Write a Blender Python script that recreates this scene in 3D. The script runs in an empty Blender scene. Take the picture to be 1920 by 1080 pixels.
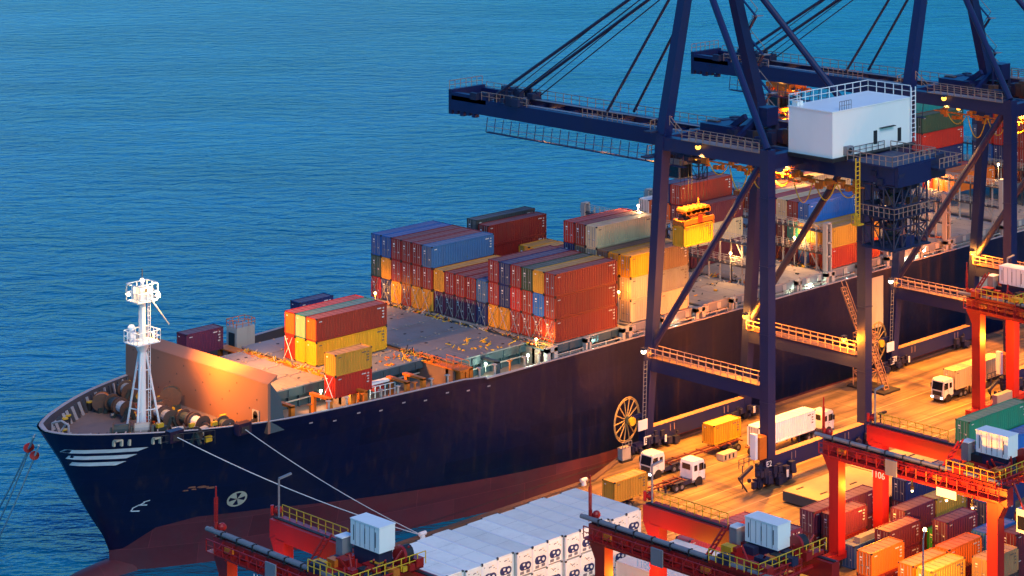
import bpy, math, random
from mathutils import Vector, Matrix
R = math.radians
random.seed(7)
sc = bpy.context.scene
C = sc.collection

# ---------------------------------------------------------------- camera, sky, sun, exposure
cam_d = bpy.data.cameras.new('camera'); cam = bpy.data.objects.new('camera', cam_d); C.objects.link(cam)
cam_d.sensor_width = 36; cam_d.lens = 82.8; cam_d.clip_start = 1; cam_d.clip_end = 20000
cam_d.shift_x = -740 / 1920; cam_d.shift_y = -1084 / 1920
cam.location = (-250, -259.5, 108); cam.rotation_euler = (R(90), 0, -0.867)
sc.camera = cam
w = bpy.data.worlds.new('World'); sc.world = w; w.use_nodes = True
nt = w.node_tree; bg = nt.nodes['Background']
sky = nt.nodes.new('ShaderNodeTexSky'); sky.sky_type = 'NISHITA'; sky.sun_disc = False
sky.sun_elevation = R(5); sky.sun_rotation = R(200); sky.air_density = 1.0; sky.ozone_density = 3.0; sky.dust_density = 0.6
tint = nt.nodes.new('ShaderNodeVectorMath'); tint.operation = 'MULTIPLY'
wtc = nt.nodes.new('ShaderNodeTexCoord'); wmp = nt.nodes.new('ShaderNodeMapping'); wmp.inputs['Scale'].default_value = (1, 1, 3.5); nt.links.new(wtc.outputs['Generated'], wmp.inputs[0])
wn = nt.nodes.new('ShaderNodeTexNoise'); wn.inputs['Scale'].default_value = 3.6; wn.inputs['Detail'].default_value = 5; nt.links.new(wmp.outputs[0], wn.inputs['Vector'])
wr = nt.nodes.new('ShaderNodeValToRGB'); wr.color_ramp.elements[0].position = .42; wr.color_ramp.elements[0].color = (.06, .54, 1.0, 1); wr.color_ramp.elements[1].position = .66; wr.color_ramp.elements[1].color = (.30, .66, 1.0, 1)
nt.links.new(wn.outputs['Fac'], wr.inputs[0]); wsc = nt.nodes.new('ShaderNodeVectorMath'); wsc.operation = 'SCALE'; wsc.inputs['Scale'].default_value = 1.6
nt.links.new(wr.outputs[0], wsc.inputs[0]); nt.links.new(wsc.outputs[0], tint.inputs[1])
nt.links.new(sky.outputs[0], tint.inputs[0]); nt.links.new(tint.outputs[0], bg.inputs[0]); bg.inputs[1].default_value = 0.125
sun_d = bpy.data.lights.new('sun', 'SUN'); sun = bpy.data.objects.new('sun', sun_d); C.objects.link(sun)
sun_d.energy = 0.66; sun_d.angle = R(25); sun_d.color = (1.0, 0.9, 0.86)
sun.rotation_euler = Vector((0.25, 0.80, -0.75)).to_track_quat('-Z', 'Y').to_euler()
sc.view_settings.view_transform = 'Standard'; sc.view_settings.look = 'None'
sc.view_settings.exposure = 1.2; sc.view_settings.gamma = 1

# ---------------------------------------------------------------- materials
def nodes(m):
    m.use_nodes = True; t = m.node_tree; return t, t.nodes['Principled BSDF']
def L(t, a, b): t.links.new(a, b)
def paint(name, rgb, rough=0.55, dirt=0.25, dirt_rgb=(0.09, 0.05, 0.03), scale=0.6, streak=6.0, metal=0.0, var=0.12, spec=0.4):
    m = bpy.data.materials.new(name); t, p = nodes(m)
    tc = t.nodes.new('ShaderNodeTexCoord'); mp = t.nodes.new('ShaderNodeMapping'); L(t, tc.outputs['Object'], mp.inputs[0])
    oi = t.nodes.new('ShaderNodeObjectInfo')
    ad = t.nodes.new('ShaderNodeVectorMath'); ad.operation = 'ADD'; L(t, mp.outputs[0], ad.inputs[0])
    mu = t.nodes.new('ShaderNodeMath'); mu.operation = 'MULTIPLY'; mu.inputs[1].default_value = 91.0; L(t, oi.outputs['Random'], mu.inputs[0])
    cb = t.nodes.new('ShaderNodeCombineXYZ'); 
    for i in range(3): L(t, mu.outputs[0], cb.inputs[i])
    L(t, cb.outputs[0], ad.inputs[1])
    mp.inputs['Scale'].default_value = (1, 1, 1.0 / streak)
    n = t.nodes.new('ShaderNodeTexNoise'); n.inputs['Scale'].default_value = scale; n.inputs['Detail'].default_value = 8; n.inputs['Roughness'].default_value = 0.7
    L(t, ad.outputs[0], n.inputs['Vector'])
    rp = t.nodes.new('ShaderNodeMapRange'); rp.inputs[1].default_value = 0.47; rp.inputs[2].default_value = 0.75
    rp.inputs[3].default_value = 0; rp.inputs[4].default_value = dirt; L(t, n.outputs['Fac'], rp.inputs[0])
    hv = t.nodes.new('ShaderNodeHueSaturation'); hv.inputs['Color'].default_value = (*rgb, 1)
    r2 = t.nodes.new('ShaderNodeMapRange'); r2.inputs[3].default_value = 1 - var; r2.inputs[4].default_value = 1 + var; L(t, oi.outputs['Random'], r2.inputs[0]); L(t, r2.outputs[0], hv.inputs['Value'])
    mx = t.nodes.new('ShaderNodeMix'); mx.data_type = 'RGBA'; L(t, rp.outputs[0], mx.inputs['Factor']); L(t, hv.outputs[0], mx.inputs['A']); mx.inputs['B'].default_value = (*dirt_rgb, 1)
    L(t, mx.outputs['Result'], p.inputs['Base Color']); p.inputs['Roughness'].default_value = rough; p.inputs['Metallic'].default_value = metal
    p.inputs['Specular IOR Level'].default_value = spec
    bp = t.nodes.new('ShaderNodeBump'); bp.inputs['Strength'].default_value = 0.15; bp.inputs['Distance'].default_value = 0.05
    L(t, n.outputs['Fac'], bp.inputs['Height']); L(t, bp.outputs[0], p.inputs['Normal'])
    return m
def glow(name, rgb, s):
    m = bpy.data.materials.new(name); t, p = nodes(m)
    p.inputs['Base Color'].default_value = (*rgb, 1); p.inputs['Emission Color'].default_value = (*rgb, 1); p.inputs['Emission Strength'].default_value = s
    return m
M = {}
CC = {'dark red': (0.22, 0.015, 0.012), 'red': (0.44, 0.022, 0.014), 'brown red': (0.27, 0.028, 0.016), 'maroon': (0.13, 0.018, 0.035),
      'purple': (0.10, 0.02, 0.06), 'blue': (0.015, 0.09, 0.32), 'bright blue': (0.01, 0.12, 0.45), 'navy blue': (0.012, 0.025, 0.12), 'steel blue': (0.04, 0.12, 0.27),
      'grey': (0.22, 0.21, 0.20), 'dark grey': (0.05, 0.055, 0.06), 'yellow': (0.68, 0.34, 0.012), 'mustard': (0.55, 0.27, 0.03), 'orange': (0.58, 0.13, 0.012),
      'cream': (0.62, 0.48, 0.28), 'white': (0.80, 0.80, 0.78), 'green': (0.012, 0.20, 0.12), 'dark green': (0.03, 0.07, 0.04), 'teal': (0.02, 0.22, 0.20),
      'brown': (0.22, 0.13, 0.07), 'tan': (0.36, 0.24, 0.12), 'olive': (0.30, 0.24, 0.05), 'pink red': (0.42, 0.05, 0.07), 'bright green': (0.02, 0.28, 0.06)}
for k, v in CC.items():
    M['c ' + k] = paint('paint ' + k, v, 0.5, 0.35)
    roof = tuple(0.72 * a + 0.28 * b for a, b in zip(v, (0.42, 0.33, 0.30)))
    if k in ('white', 'cream'): roof = v
    M['r ' + k] = paint('weathered roof ' + k, roof, 0.75, 0.4 if k != 'white' else .22, (0.09, 0.05, 0.03) if k != 'white' else (.35, .33, .30), scale=0.35, streak=1)
M['crane'] = paint('crane navy', (0.008, 0.014, 0.075), 0.45, 0.25, (0.03, 0.02, 0.02), 0.3)
M['cranedark'] = paint('crane machinery dark', (0.014, 0.018, 0.055), 0.6, 0.3)
M['rtg'] = paint('yard crane red', (0.34, 0.012, 0.011), 0.4, 0.35, (0.12, 0.02, 0.02), 0.4)
M['hull'] = paint('hull navy', (0.004, 0.007, 0.036), 0.35, 0.45, (0.030, 0.018, 0.020), 0.12, 7, var=0)
M['boot'] = paint('boot topping', (0.13, 0.026, 0.036), 0.6, 0.6, (0.07, 0.05, 0.06), 0.14, 1.5, var=0)
M['rust'] = paint('rust patch', (0.35, 0.12, 0.07), 0.8, 0.5, var=0)
M['deck'] = paint('ship deck', (0.20, 0.13, 0.11), 0.7, 0.45, (0.08, 0.06, 0.06), 0.3, 1, var=0)
M['hatch'] = paint('hatch cover paint', (0.34, 0.285, 0.25), 0.7, 0.5, (0.10, 0.075, 0.065), 0.28, 1)
M['coam'] = paint('coaming teal grey', (0.035, 0.07, 0.09), 0.6, 0.4, (0.05, 0.03, 0.02), 0.5)
M['hatchunlit'] = paint('hatch cover paint unlit', (.19, .20, .215), .6, .55, (.12, .085, .07), .2, 1)  # shade of the unlit bays put into a darker, bluer hatch colour
M['shipgrey'] = paint('ship light grey', (0.42, 0.38, 0.34), 0.6, 0.35, (0.16, 0.07, 0.03), 0.6)
M['break'] = paint('breakwater paint', (0.27, 0.125, 0.08), 0.6, 0.25, (0.20, 0.10, 0.07), 0.3, 4, var=0)
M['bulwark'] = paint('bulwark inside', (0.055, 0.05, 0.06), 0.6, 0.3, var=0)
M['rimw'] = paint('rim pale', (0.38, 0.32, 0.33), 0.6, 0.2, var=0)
M['white'] = paint('white paint', (0.80, 0.80, 0.79), 0.45, 0.12, (0.4, 0.35, 0.3), 0.5)
M['housew'] = paint('machinery house white', (0.86, 0.84, 0.80), 0.4, 0.10, (0.45, 0.42, 0.4), 0.3, 5, var=0)
M['dark'] = paint('black rubber and steel', (0.018, 0.018, 0.022), 0.6, 0.2)
M['yel'] = paint('safety yellow', (0.65, 0.38, 0.02), 0.5, 0.3)
M['orangegear'] = paint('orange gear', (0.62, 0.16, 0.015), 0.5, 0.4, (0.10, 0.04, 0.02), 1.2, 1)
M['rail'] = paint('galvanised rail', (0.30, 0.19, 0.15), 0.5, 0.2)
M['grey'] = paint('plain grey', (0.20, 0.20, 0.22), 0.5, 0.3)
M['rope'] = paint('mooring rope', (0.55, 0.55, 0.56), 0.8, 0.2)
M['glass'] = paint('dark glass', (0.01, 0.012, 0.02), 0.12, 0.05, spec=0.7)
M['winchgreen'] = paint('winch dark green', (0.03, 0.05, 0.05), 0.5, 0.4, (0.12, 0.06, 0.03), 1.5, 1)
M['lamp_orange'] = glow('sodium lamp glass', (1.0, 0.42, 0.045), 1.9)
M['lamp_warm'] = glow('warm lamp glass', (1.0, 0.74, 0.40), 3)
M['lamp_green'] = glow('deck lamp glass', (0.75, 1.0, 0.72), 2)
M['lamp_small'] = glow('small lamp glass', (1.0, 0.85, 0.6), 2)
M['lamp_head'] = glow('truck headlamp', (1.0, 0.95, 0.8), 6)
M['flange'] = paint('winch flange', (.10, .055, .04), .5, .5, (.22, .09, .04), 1.2, 1)
M['lamplit_top'] = paint('sill top painted lamplit', (.36, .19, .10), .8, .4)  # orange lamplight put into the colour of the sill beam tops
M['trail'] = paint('trailer oxide', (.16, .035, .02), .6, .4)
M['reelm'] = paint('cable reel ochre', (.36, .24, .09), .6, .3)
M['kerb'] = paint('quay coping', (0.12, 0.07, 0.05), 0.8, 0.4, var=0)

def plates(m, w_=9.0, h_=2.6):
    t = m.node_tree; p = t.nodes['Principled BSDF']
    lk = p.inputs['Base Color'].links[0].from_socket
    tc = t.nodes.new('ShaderNodeTexCoord'); sp = t.nodes.new('ShaderNodeSeparateXYZ'); cb = t.nodes.new('ShaderNodeCombineXYZ')
    L(t, tc.outputs['Object'], sp.inputs[0]); L(t, sp.outputs['X'], cb.inputs['X']); L(t, sp.outputs['Z'], cb.inputs['Y'])
    br = t.nodes.new('ShaderNodeTexBrick'); br.inputs['Scale'].default_value = 1; br.inputs['Brick Width'].default_value = w_; br.inputs['Row Height'].default_value = h_; br.inputs['Mortar Size'].default_value = .035; br.inputs['Mortar Smooth'].default_value = .6
    br.inputs['Color1'].default_value = (1, 1, 1, 1); br.inputs['Color2'].default_value = (.72, .72, .75, 1); br.inputs['Mortar'].default_value = (1.5, 1.4, 1.3, 1); L(t, cb.outputs[0], br.inputs['Vector'])
    mp = t.nodes.new('ShaderNodeMapping'); mp.inputs['Scale'].default_value = (.9, .9, .06); L(t, tc.outputs['Object'], mp.inputs[0])
    n = t.nodes.new('ShaderNodeTexNoise'); n.inputs['Scale'].default_value = 1; n.inputs['Detail'].default_value = 6; L(t, mp.outputs[0], n.inputs['Vector'])
    r_ = t.nodes.new('ShaderNodeMapRange'); r_.inputs[1].default_value = .56; r_.inputs[2].default_value = .8; r_.inputs[3].default_value = 0; r_.inputs[4].default_value = .55; L(t, n.outputs['Fac'], r_.inputs[0])
    v = t.nodes.new('ShaderNodeVectorMath'); v.operation = 'MULTIPLY'; L(t, lk, v.inputs[0]); L(t, br.outputs['Color'], v.inputs[1])
    mx = t.nodes.new('ShaderNodeMix'); mx.data_type = 'RGBA'; L(t, r_.outputs[0], mx.inputs['Factor']); L(t, v.outputs[0], mx.inputs['A']); mx.inputs['B'].default_value = (.055, .03, .028, 1)
    L(t, mx.outputs['Result'], p.inputs['Base Color'])
    b_ = t.nodes.new('ShaderNodeTexNoise'); b_.inputs['Scale'].default_value = .35; L(t, cb.outputs[0], b_.inputs['Vector'])
    bu = t.nodes.new('ShaderNodeBump'); bu.inputs['Strength'].default_value = .5; bu.inputs['Distance'].default_value = .25; L(t, b_.outputs['Fac'], bu.inputs['Height']); L(t, bu.outputs[0], p.inputs['Normal'])
plates(M['hull']); plates(M['boot'], 11, 3.1)
def ground_mat():
    m = bpy.data.materials.new('quay concrete'); t, p = nodes(m)
    tc = t.nodes.new('ShaderNodeTexCoord')
    mp = t.nodes.new('ShaderNodeMapping'); mp.inputs['Scale'].default_value = (0.25, 2.2, 1); L(t, tc.outputs['Object'], mp.inputs[0])
    n1 = t.nodes.new('ShaderNodeTexNoise'); n1.inputs['Scale'].default_value = 0.25; n1.inputs['Detail'].default_value = 7; L(t, mp.outputs[0], n1.inputs['Vector'])
    n2 = t.nodes.new('ShaderNodeTexNoise'); n2.inputs['Scale'].default_value = 0.12; n2.inputs['Detail'].default_value = 9; n2.inputs['Roughness'].default_value = .65; L(t, tc.outputs['Object'], n2.inputs['Vector'])
    n3 = t.nodes.new('ShaderNodeTexNoise'); n3.inputs['Scale'].default_value = 3.0; n3.inputs['Detail'].default_value = 5; L(t, tc.outputs['Object'], n3.inputs['Vector'])
    r1 = t.nodes.new('ShaderNodeValToRGB'); r1.color_ramp.elements[0].position = .3; r1.color_ramp.elements[0].color = (.13, .085, .045, 1); r1.color_ramp.elements[1].position = .7; r1.color_ramp.elements[1].color = (.33, .205, .10, 1)
    L(t, n2.outputs['Fac'], r1.inputs[0])
    r2 = t.nodes.new('ShaderNodeMapRange'); r2.inputs[1].default_value = .35; r2.inputs[2].default_value = .65; r2.inputs[3].default_value = .42; r2.inputs[4].default_value = 1.2; L(t, n1.outputs['Fac'], r2.inputs[0])
    r3 = t.nodes.new('ShaderNodeMapRange'); r3.inputs[3].default_value = .8; r3.inputs[4].default_value = 1.2; L(t, n3.outputs['Fac'], r3.inputs[0])
    mm = t.nodes.new('ShaderNodeMath'); mm.operation = 'MULTIPLY'; L(t, r2.outputs[0], mm.inputs[0]); L(t, r3.outputs[0], mm.inputs[1])
    br = t.nodes.new('ShaderNodeTexBrick'); br.inputs['Scale'].default_value = 1; br.inputs['Brick Width'].default_value = 9; br.inputs['Row Height'].default_value = 4.5; br.inputs['Mortar Size'].default_value = .07
    br.inputs['Color1'].default_value = (1, 1, 1, 1); br.inputs['Color2'].default_value = (.86, .86, .86, 1); br.inputs['Mortar'].default_value = (.32, .32, .32, 1); L(t, tc.outputs['Object'], br.inputs['Vector'])
    v = t.nodes.new('ShaderNodeVectorMath'); v.operation = 'SCALE'; L(t, r1.outputs[0], v.inputs[0]); L(t, mm.outputs[0], v.inputs['Scale'])
    v2 = t.nodes.new('ShaderNodeVectorMath'); v2.operation = 'MULTIPLY'; L(t, v.outputs[0], v2.inputs[0]); L(t, br.outputs['Color'], v2.inputs[1])
    L(t, v2.outputs[0], p.inputs['Base Color']); p.inputs['Roughness'].default_value = .7
    return m
M['ground'] = ground_mat()
def sea_mat():
    m = bpy.data.materials.new('sea water'); t, p = nodes(m)
    tc = t.nodes.new('ShaderNodeTexCoord')
    mp = t.nodes.new('ShaderNodeMapping'); mp.vector_type = 'TEXTURE'; mp.inputs['Rotation'].default_value = (0, 0, R(-50)); L(t, tc.outputs['Object'], mp.inputs[0])
    m1 = t.nodes.new('ShaderNodeMapping'); m1.inputs['Scale'].default_value = (.10, .22, 1); L(t, mp.outputs[0], m1.inputs[0])
    n1 = t.nodes.new('ShaderNodeTexNoise'); n1.inputs['Scale'].default_value = 1; n1.inputs['Detail'].default_value = 3.5; n1.inputs['Roughness'].default_value = .55; n1.inputs['Distortion'].default_value = .6; L(t, m1.outputs[0], n1.inputs['Vector'])
    m2 = t.nodes.new('ShaderNodeMapping'); m2.inputs['Scale'].default_value = (.45, .9, 1); m2.inputs['Rotation'].default_value = (0, 0, R(12)); L(t, mp.outputs[0], m2.inputs[0])
    n2 = t.nodes.new('ShaderNodeTexNoise'); n2.inputs['Scale'].default_value = 1; n2.inputs['Detail'].default_value = 3; L(t, m2.outputs[0], n2.inputs['Vector'])
    n3 = t.nodes.new('ShaderNodeTexNoise'); n3.inputs['Scale'].default_value = .012; n3.inputs['Detail'].default_value = 4; L(t, tc.outputs['Object'], n3.inputs['Vector'])
    a = t.nodes.new('ShaderNodeMath'); a.operation = 'MULTIPLY_ADD'; L(t, n2.outputs['Fac'], a.inputs[0]); a.inputs[1].default_value = .28; L(t, n1.outputs['Fac'], a.inputs[2])
    b = t.nodes.new('ShaderNodeBump'); b.inputs['Strength'].default_value = 1.0; b.inputs['Distance'].default_value = 2.2; n4 = t.nodes.new('ShaderNodeTexNoise'); n4.inputs['Scale'].default_value = .018; n4.inputs['Detail'].default_value = 3; m4 = t.nodes.new('ShaderNodeMapping'); m4.inputs['Scale'].default_value = (.5, 1.4, 1); L(t, mp.outputs[0], m4.inputs[0]); L(t, m4.outputs[0], n4.inputs['Vector']); r4 = t.nodes.new('ShaderNodeMapRange'); r4.inputs[1].default_value = .35; r4.inputs[2].default_value = .65; r4.inputs[3].default_value = .45; r4.inputs[4].default_value = 1.0; L(t, n4.outputs['Fac'], r4.inputs[0]); L(t, r4.outputs[0], b.inputs['Strength']); L(t, a.outputs[0], b.inputs['Height']); L(t, b.outputs[0], p.inputs['Normal'])
    mx = t.nodes.new('ShaderNodeMix'); mx.data_type = 'RGBA'; L(t, n3.outputs['Fac'], mx.inputs['Factor'])
    mx.inputs['A'].default_value = (.0, .10, .25, 1); mx.inputs['B'].default_value = (.0, .16, .25, 1); L(t, mx.outputs['Result'], p.inputs['Base Color'])
    p.inputs['Roughness'].default_value = .16; p.inputs['IOR'].default_value = 1.33
    return m
M['sea'] = sea_mat()

# ---------------------------------------------------------------- mesh helpers
class MB:
    def __init__(s): s.v = []; s.f = []; s.m = []; s.mats = []; s.cur = 0
    def mat(s, k):
        if k not in s.mats: s.mats.append(k)
        s.cur = s.mats.index(k); return s
    def add(s, vs, fs):
        o = len(s.v); s.v += [tuple(v) for v in vs]
        for f in fs: s.f.append(tuple(i + o for i in f)); s.m.append(s.cur)
        return s
    def box(s, x0, y0, z0, x1, y1, z1):
        vs = [(x, y, z) for z in (z0, z1) for y in (y0, y1) for x in (x0, x1)]
        return s.add(vs, [(0, 2, 3, 1), (4, 5, 7, 6), (0, 1, 5, 4), (2, 6, 7, 3), (0, 4, 6, 2), (1, 3, 7, 5)])
    def cbox(s, c, d):
        return s.box(c[0] - d[0] / 2, c[1] - d[1] / 2, c[2] - d[2] / 2, c[0] + d[0] / 2, c[1] + d[1] / 2, c[2] + d[2] / 2)
    def beam(s, p, q, w, h, w2=None, h2=None):
        p = Vector(p); q = Vector(q); d = (q - p).normalized()
        up = Vector((0, 0, 1)) if abs(d.z) < .95 else Vector((0, 1, 0))
        r = d.cross(up).normalized(); u = r.cross(d).normalized()
        vs = []
        for c, ww, hh in ((p, w, h), (q, w2 or w, h2 or h)):
            for a, b in ((-1, -1), (1, -1), (1, 1), (-1, 1)): vs.append(c + r * a * ww / 2 + u * b * hh / 2)
        return s.add(vs, [(0, 3, 2, 1), (4, 5, 6, 7), (0, 1, 5, 4), (1, 2, 6, 5), (2, 3, 7, 6), (3, 0, 4, 7)])
    def tube(s, p, q, r, n=8, r2=None, caps=True):
        p = Vector(p); q = Vector(q); d = (q - p).normalized()
        up = Vector((0, 0, 1)) if abs(d.z) < .95 else Vector((0, 1, 0))
        a = d.cross(up).normalized(); b = a.cross(d)
        if r2 is None: r2 = r
        vs = [p + (a * math.cos(t) + b * math.sin(t)) * r for t in [2 * math.pi * i / n for i in range(n)]] + \
             [q + (a * math.cos(t) + b * math.sin(t)) * r2 for t in [2 * math.pi * i / n for i in range(n)]]
        fs = [(i, (i + 1) % n, n + (i + 1) % n, n + i) for i in range(n)]
        if caps: fs += [tuple(range(n))[::-1], tuple(range(n, 2 * n))]
        return s.add(vs, fs)
    def path(s, pts, r, n=6):
        for a, b in zip(pts[:-1], pts[1:]): s.tube(a, b, r, n)
        return s
    def rail(s, pts, h=1.35, step=2.0, r=.06):
        for a, b in zip(pts[:-1], pts[1:]):
            a = Vector(a); b = Vector(b); n = max(1, round((b - a).length / step)); z = Vector((0, 0, h))
            for i in range(n + 1): c = a.lerp(b, i / n); s.tube(c, c + z, r, 5, caps=False)
            s.tube(a + z, b + z, r, 5, caps=False); s.tube(a + z * .5, b + z * .5, r * .8, 5, caps=False)
        return s
    def sphere(s, c, r, n=10):
        vs = []; fs = []
        for j in range(1, n // 2):
            for i in range(n): t = math.pi * j / (n // 2); a = 2 * math.pi * i / n; vs.append((c[0] + r * math.sin(t) * math.cos(a), c[1] + r * math.sin(t) * math.sin(a), c[2] + r * math.cos(t)))
        k = n // 2 - 1
        for j in range(k - 1):
            for i in range(n): fs.append((j * n + i, (j + 1) * n + i, (j + 1) * n + (i + 1) % n, j * n + (i + 1) % n))
        vs += [(c[0], c[1], c[2] + r), (c[0], c[1], c[2] - r)]
        for i in range(n): fs.append((len(vs) - 2, i, (i + 1) % n)); fs.append((len(vs) - 1, (k - 1) * n + (i + 1) % n, (k - 1) * n + i))
        return s.add(vs, fs)
    def quad(s, a, b, c, d): return s.add([a, b, c, d], [(0, 1, 2, 3)])
    def ladder(s, p, q, w=.6, side=(1, 0, 0), r=.05):
        p = Vector(p); q = Vector(q); sd = Vector(side) * w / 2
        s.tube(p - sd, q - sd, r, 5); s.tube(p + sd, q + sd, r, 5); n = max(2, int((q - p).length / .6))
        for i in range(1, n): c = p.lerp(q, i / n); s.tube(c - sd, c + sd, r * .7, 4, caps=False)
        return s
    def mesh(s, name):
        me = bpy.data.meshes.new(name); me.from_pydata(s.v, [], s.f)
        for k in s.mats: me.materials.append(M[k])
        me.polygons.foreach_set('material_index', s.m); me.update(); return me
    def obj(s, name, parent=None, loc=(0, 0, 0)):
        o = bpy.data.objects.new(name, s.mesh(name)); C.objects.link(o); o.location = loc
        if parent: o.parent = parent
        return o
def tag(o, label=None, cat=None, group=None, kind=None):
    if label: o['label'] = label
    if cat: o['category'] = cat
    if group: o['group'] = group
    if kind: o['kind'] = kind
    return o
def thing(name, loc, label, cat, group=None, rz=0):
    o = bpy.data.objects.new(name, None); C.objects.link(o); o.location = loc; o.rotation_euler = (0, 0, rz)
    o.empty_display_size = 1
    return tag(o, label, cat, group)
def point(loc, power, col, rad=.4, name='lamp_light', spot=None, blend=.6, aim=(0, 0, -1)):
    d = bpy.data.lights.new(name, 'SPOT' if spot else 'POINT'); d.energy = power; d.color = col; d.shadow_soft_size = rad
    if spot: d.spot_size = R(spot); d.spot_blend = blend
    o = bpy.data.objects.new(name, d); C.objects.link(o); o.location = loc
    if spot: o.rotation_euler = Vector(aim).to_track_quat('-Z', 'Y').to_euler()
    return o
SOD = (1.0, .24, .01); AMB = (1.0, .34, .02); WARM = (1.0, .60, .22); AMB2 = (1.0, .50, .14)

# ---------------------------------------------------------------- setting
b = MB().mat('sea'); b.box(-3000, -3000, -12, 6000, 6000, -6); tag(b.obj('sea'), 'rippled blue harbour water around the moored ship', None, None, 'structure')
b = MB().mat('ground'); 
QE = [(-140, -12.2), (-27, -12.0), (-16.5, -7.3), (330, -7.3)]
def strip(b, y_in, z0, z1, off):
    for (xa, ya), (xb, yb) in zip(QE[:-1], QE[1:]):
        a0 = ya - off; a1 = yb - off
        b.add([(xa, y_in if y_in is not None else a0 - .9, z0), (xb, y_in if y_in is not None else a1 - .9, z0), (xb, a1, z0), (xa, a0, z0), (xa, y_in if y_in is not None else a0 - .9, z1), (xb, y_in if y_in is not None else a1 - .9, z1), (xb, a1, z1), (xa, a0, z1)], [(0, 3, 2, 1), (4, 5, 6, 7), (0, 1, 5, 4), (2, 3, 7, 6)])
strip(b, -420, -11.9, 0, .9); tag(b.obj('quay_ground'), 'stained concrete quay apron and container yard floor', None, None, 'structure')
b = MB().mat('kerb'); strip(b, None, -11, .3, 0)
for i in range(40):
    x = -120 + i * 10.5; y = -12.0 if x < -29 else -7.3
    if -29 < x < -15: continue
    b.mat('dark'); b.box(x, y + .01 if x > -29 else y - .1, -3.6, x + 1.6, y + .8, -.3)
tag(b.obj('quay_edge'), 'dark brown coping and rubber fenders along the quay edge', None, None, 'structure')
b = MB().mat('dark')
for y in (-8.7, -32.9): b.box(-135, y, .004, 325, y + .12, .012); b.box(-135, y + .35, .004, 325, y + .45, .012)
tag(b.obj('crane_rails'), 'steel crane rails let into the quay', None, None, 'structure')
M['mark'] = paint('road marking', (0.42, 0.30, 0.16), .7, .6, (.2, .15, .12), .8, 1, var=0)
b = MB().mat('mark')
for y in (-20.6, -29.6): 
    b.box(-120, y, .004, 300, y + .18, .008)
for x, y in ((-30, -36.2), (-30, -47.5)): b.box(-60, y, .004, 200, y + .25, .008)
tag(b.obj('road_markings'), 'worn lane lines painted along the quay', None, None, 'structure')

# ---------------------------------------------------------------- containers
M['markwhite'] = paint('stencil white', (.55, .53, .5), .6, .4); M['markdark'] = paint('stencil dark', (.12, .10, .09), .6, .3)
HC = 3.2
_cm = {}
def corr(b, x0, x1, z0, z1, y, s, pitch=.46, dep=.09):
    n = max(4, int((x1 - x0) / pitch)); xs = []
    for i in range(n):
        a = x0 + (x1 - x0) * i / n; p = (x1 - x0) / n
        xs += [(a, 0), (a + p * .3, 0), (a + p * .5, dep), (a + p * .8, dep)]
    xs.append((x1, 0))
    vs = []
    for x, d in xs: vs += [(x, y + s * d, z0), (x, y + s * d, z1)]
    fs = [(2 * i, 2 * i + 2, 2 * i + 3, 2 * i + 1) for i in range(len(xs) - 1)]
    b.add(vs, fs)
def body_mesh(Ln, H, col, W=2.44):
    k = ('b', Ln, H, col)
    if k in _cm: return _cm[k]
    b = MB().mat('c ' + col)
    for x in (0, Ln - .2):
        for y in (0, W - .16): b.box(x, y, 0, x + .2, y + .16, H)
    for y in (.02, W - .14):
        b.box(.2, y, .0, Ln - .2, y + .12, .2); b.box(.2, y, H - .16, Ln - .2, y + .12, H)
    for x in (.02, Ln - .14): b.box(x, .16, 0, x + .12, W - .16, .2); b.box(x, .16, H - .18, x + .12, W - .16, H)
    corr(b, .2, Ln - .2, .2, H - .16, .04, 1); corr(b, .2, Ln - .2, .2, H - .16, W - .04, -1)
    b.quad((Ln - .1, .16, .2), (Ln - .1, W - .16, .2), (Ln - .1, W - .16, H - .18), (Ln - .1, .16, H - .18))
    b.quad((.12, .1, .1), (.12, W - .1, .1), (Ln - .1, W - .1, .1), (Ln - .1, .1, .1))
    b.mat('r ' + col)
    n = int(Ln / 1.0); 
    for i in range(n):
        x0 = .16 + (Ln - .32) * i / n; x1 = .16 + (Ln - .32) * (i + 1) / n
        b.quad((x0, .1, H - .07), (x1 - .1, .1, H - .07), (x1 - .1, W - .1, H - .07), (x0, W - .1, H - .07))
        b.quad((x1 - .1, .1, H - .07), (x1, .1, H - .1), (x1, W - .1, H - .1), (x1 - .1, W - .1, H - .07))
    # corner castings and stencilled panel
    b.mat('dark')
    for x in (-.02, Ln - .2):
        for y in (-.02, W - .18):
            for z in (-.01, H - .17): b.box(x, y, z, x + .22, y + .2, z + .18)
    b.mat('markdark' if col in ('white', 'cream', 'yellow', 'tan', 'mustard', 'grey') else 'markwhite')
    for q in range(4): b.box(Ln - .75 - (q % 2) * .12, -.012, H * (.78 - q * .13), Ln - .5, .0, H * (.84 - q * .13))
    b.box(Ln - 1.7, -.012, H * .80, Ln - 1.0, .0, H * .85); b.box(.5, -.012, H * .82, 1.0, .0, H * .86)
    _cm[k] = b.mesh('container_body'); return _cm[k]
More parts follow.
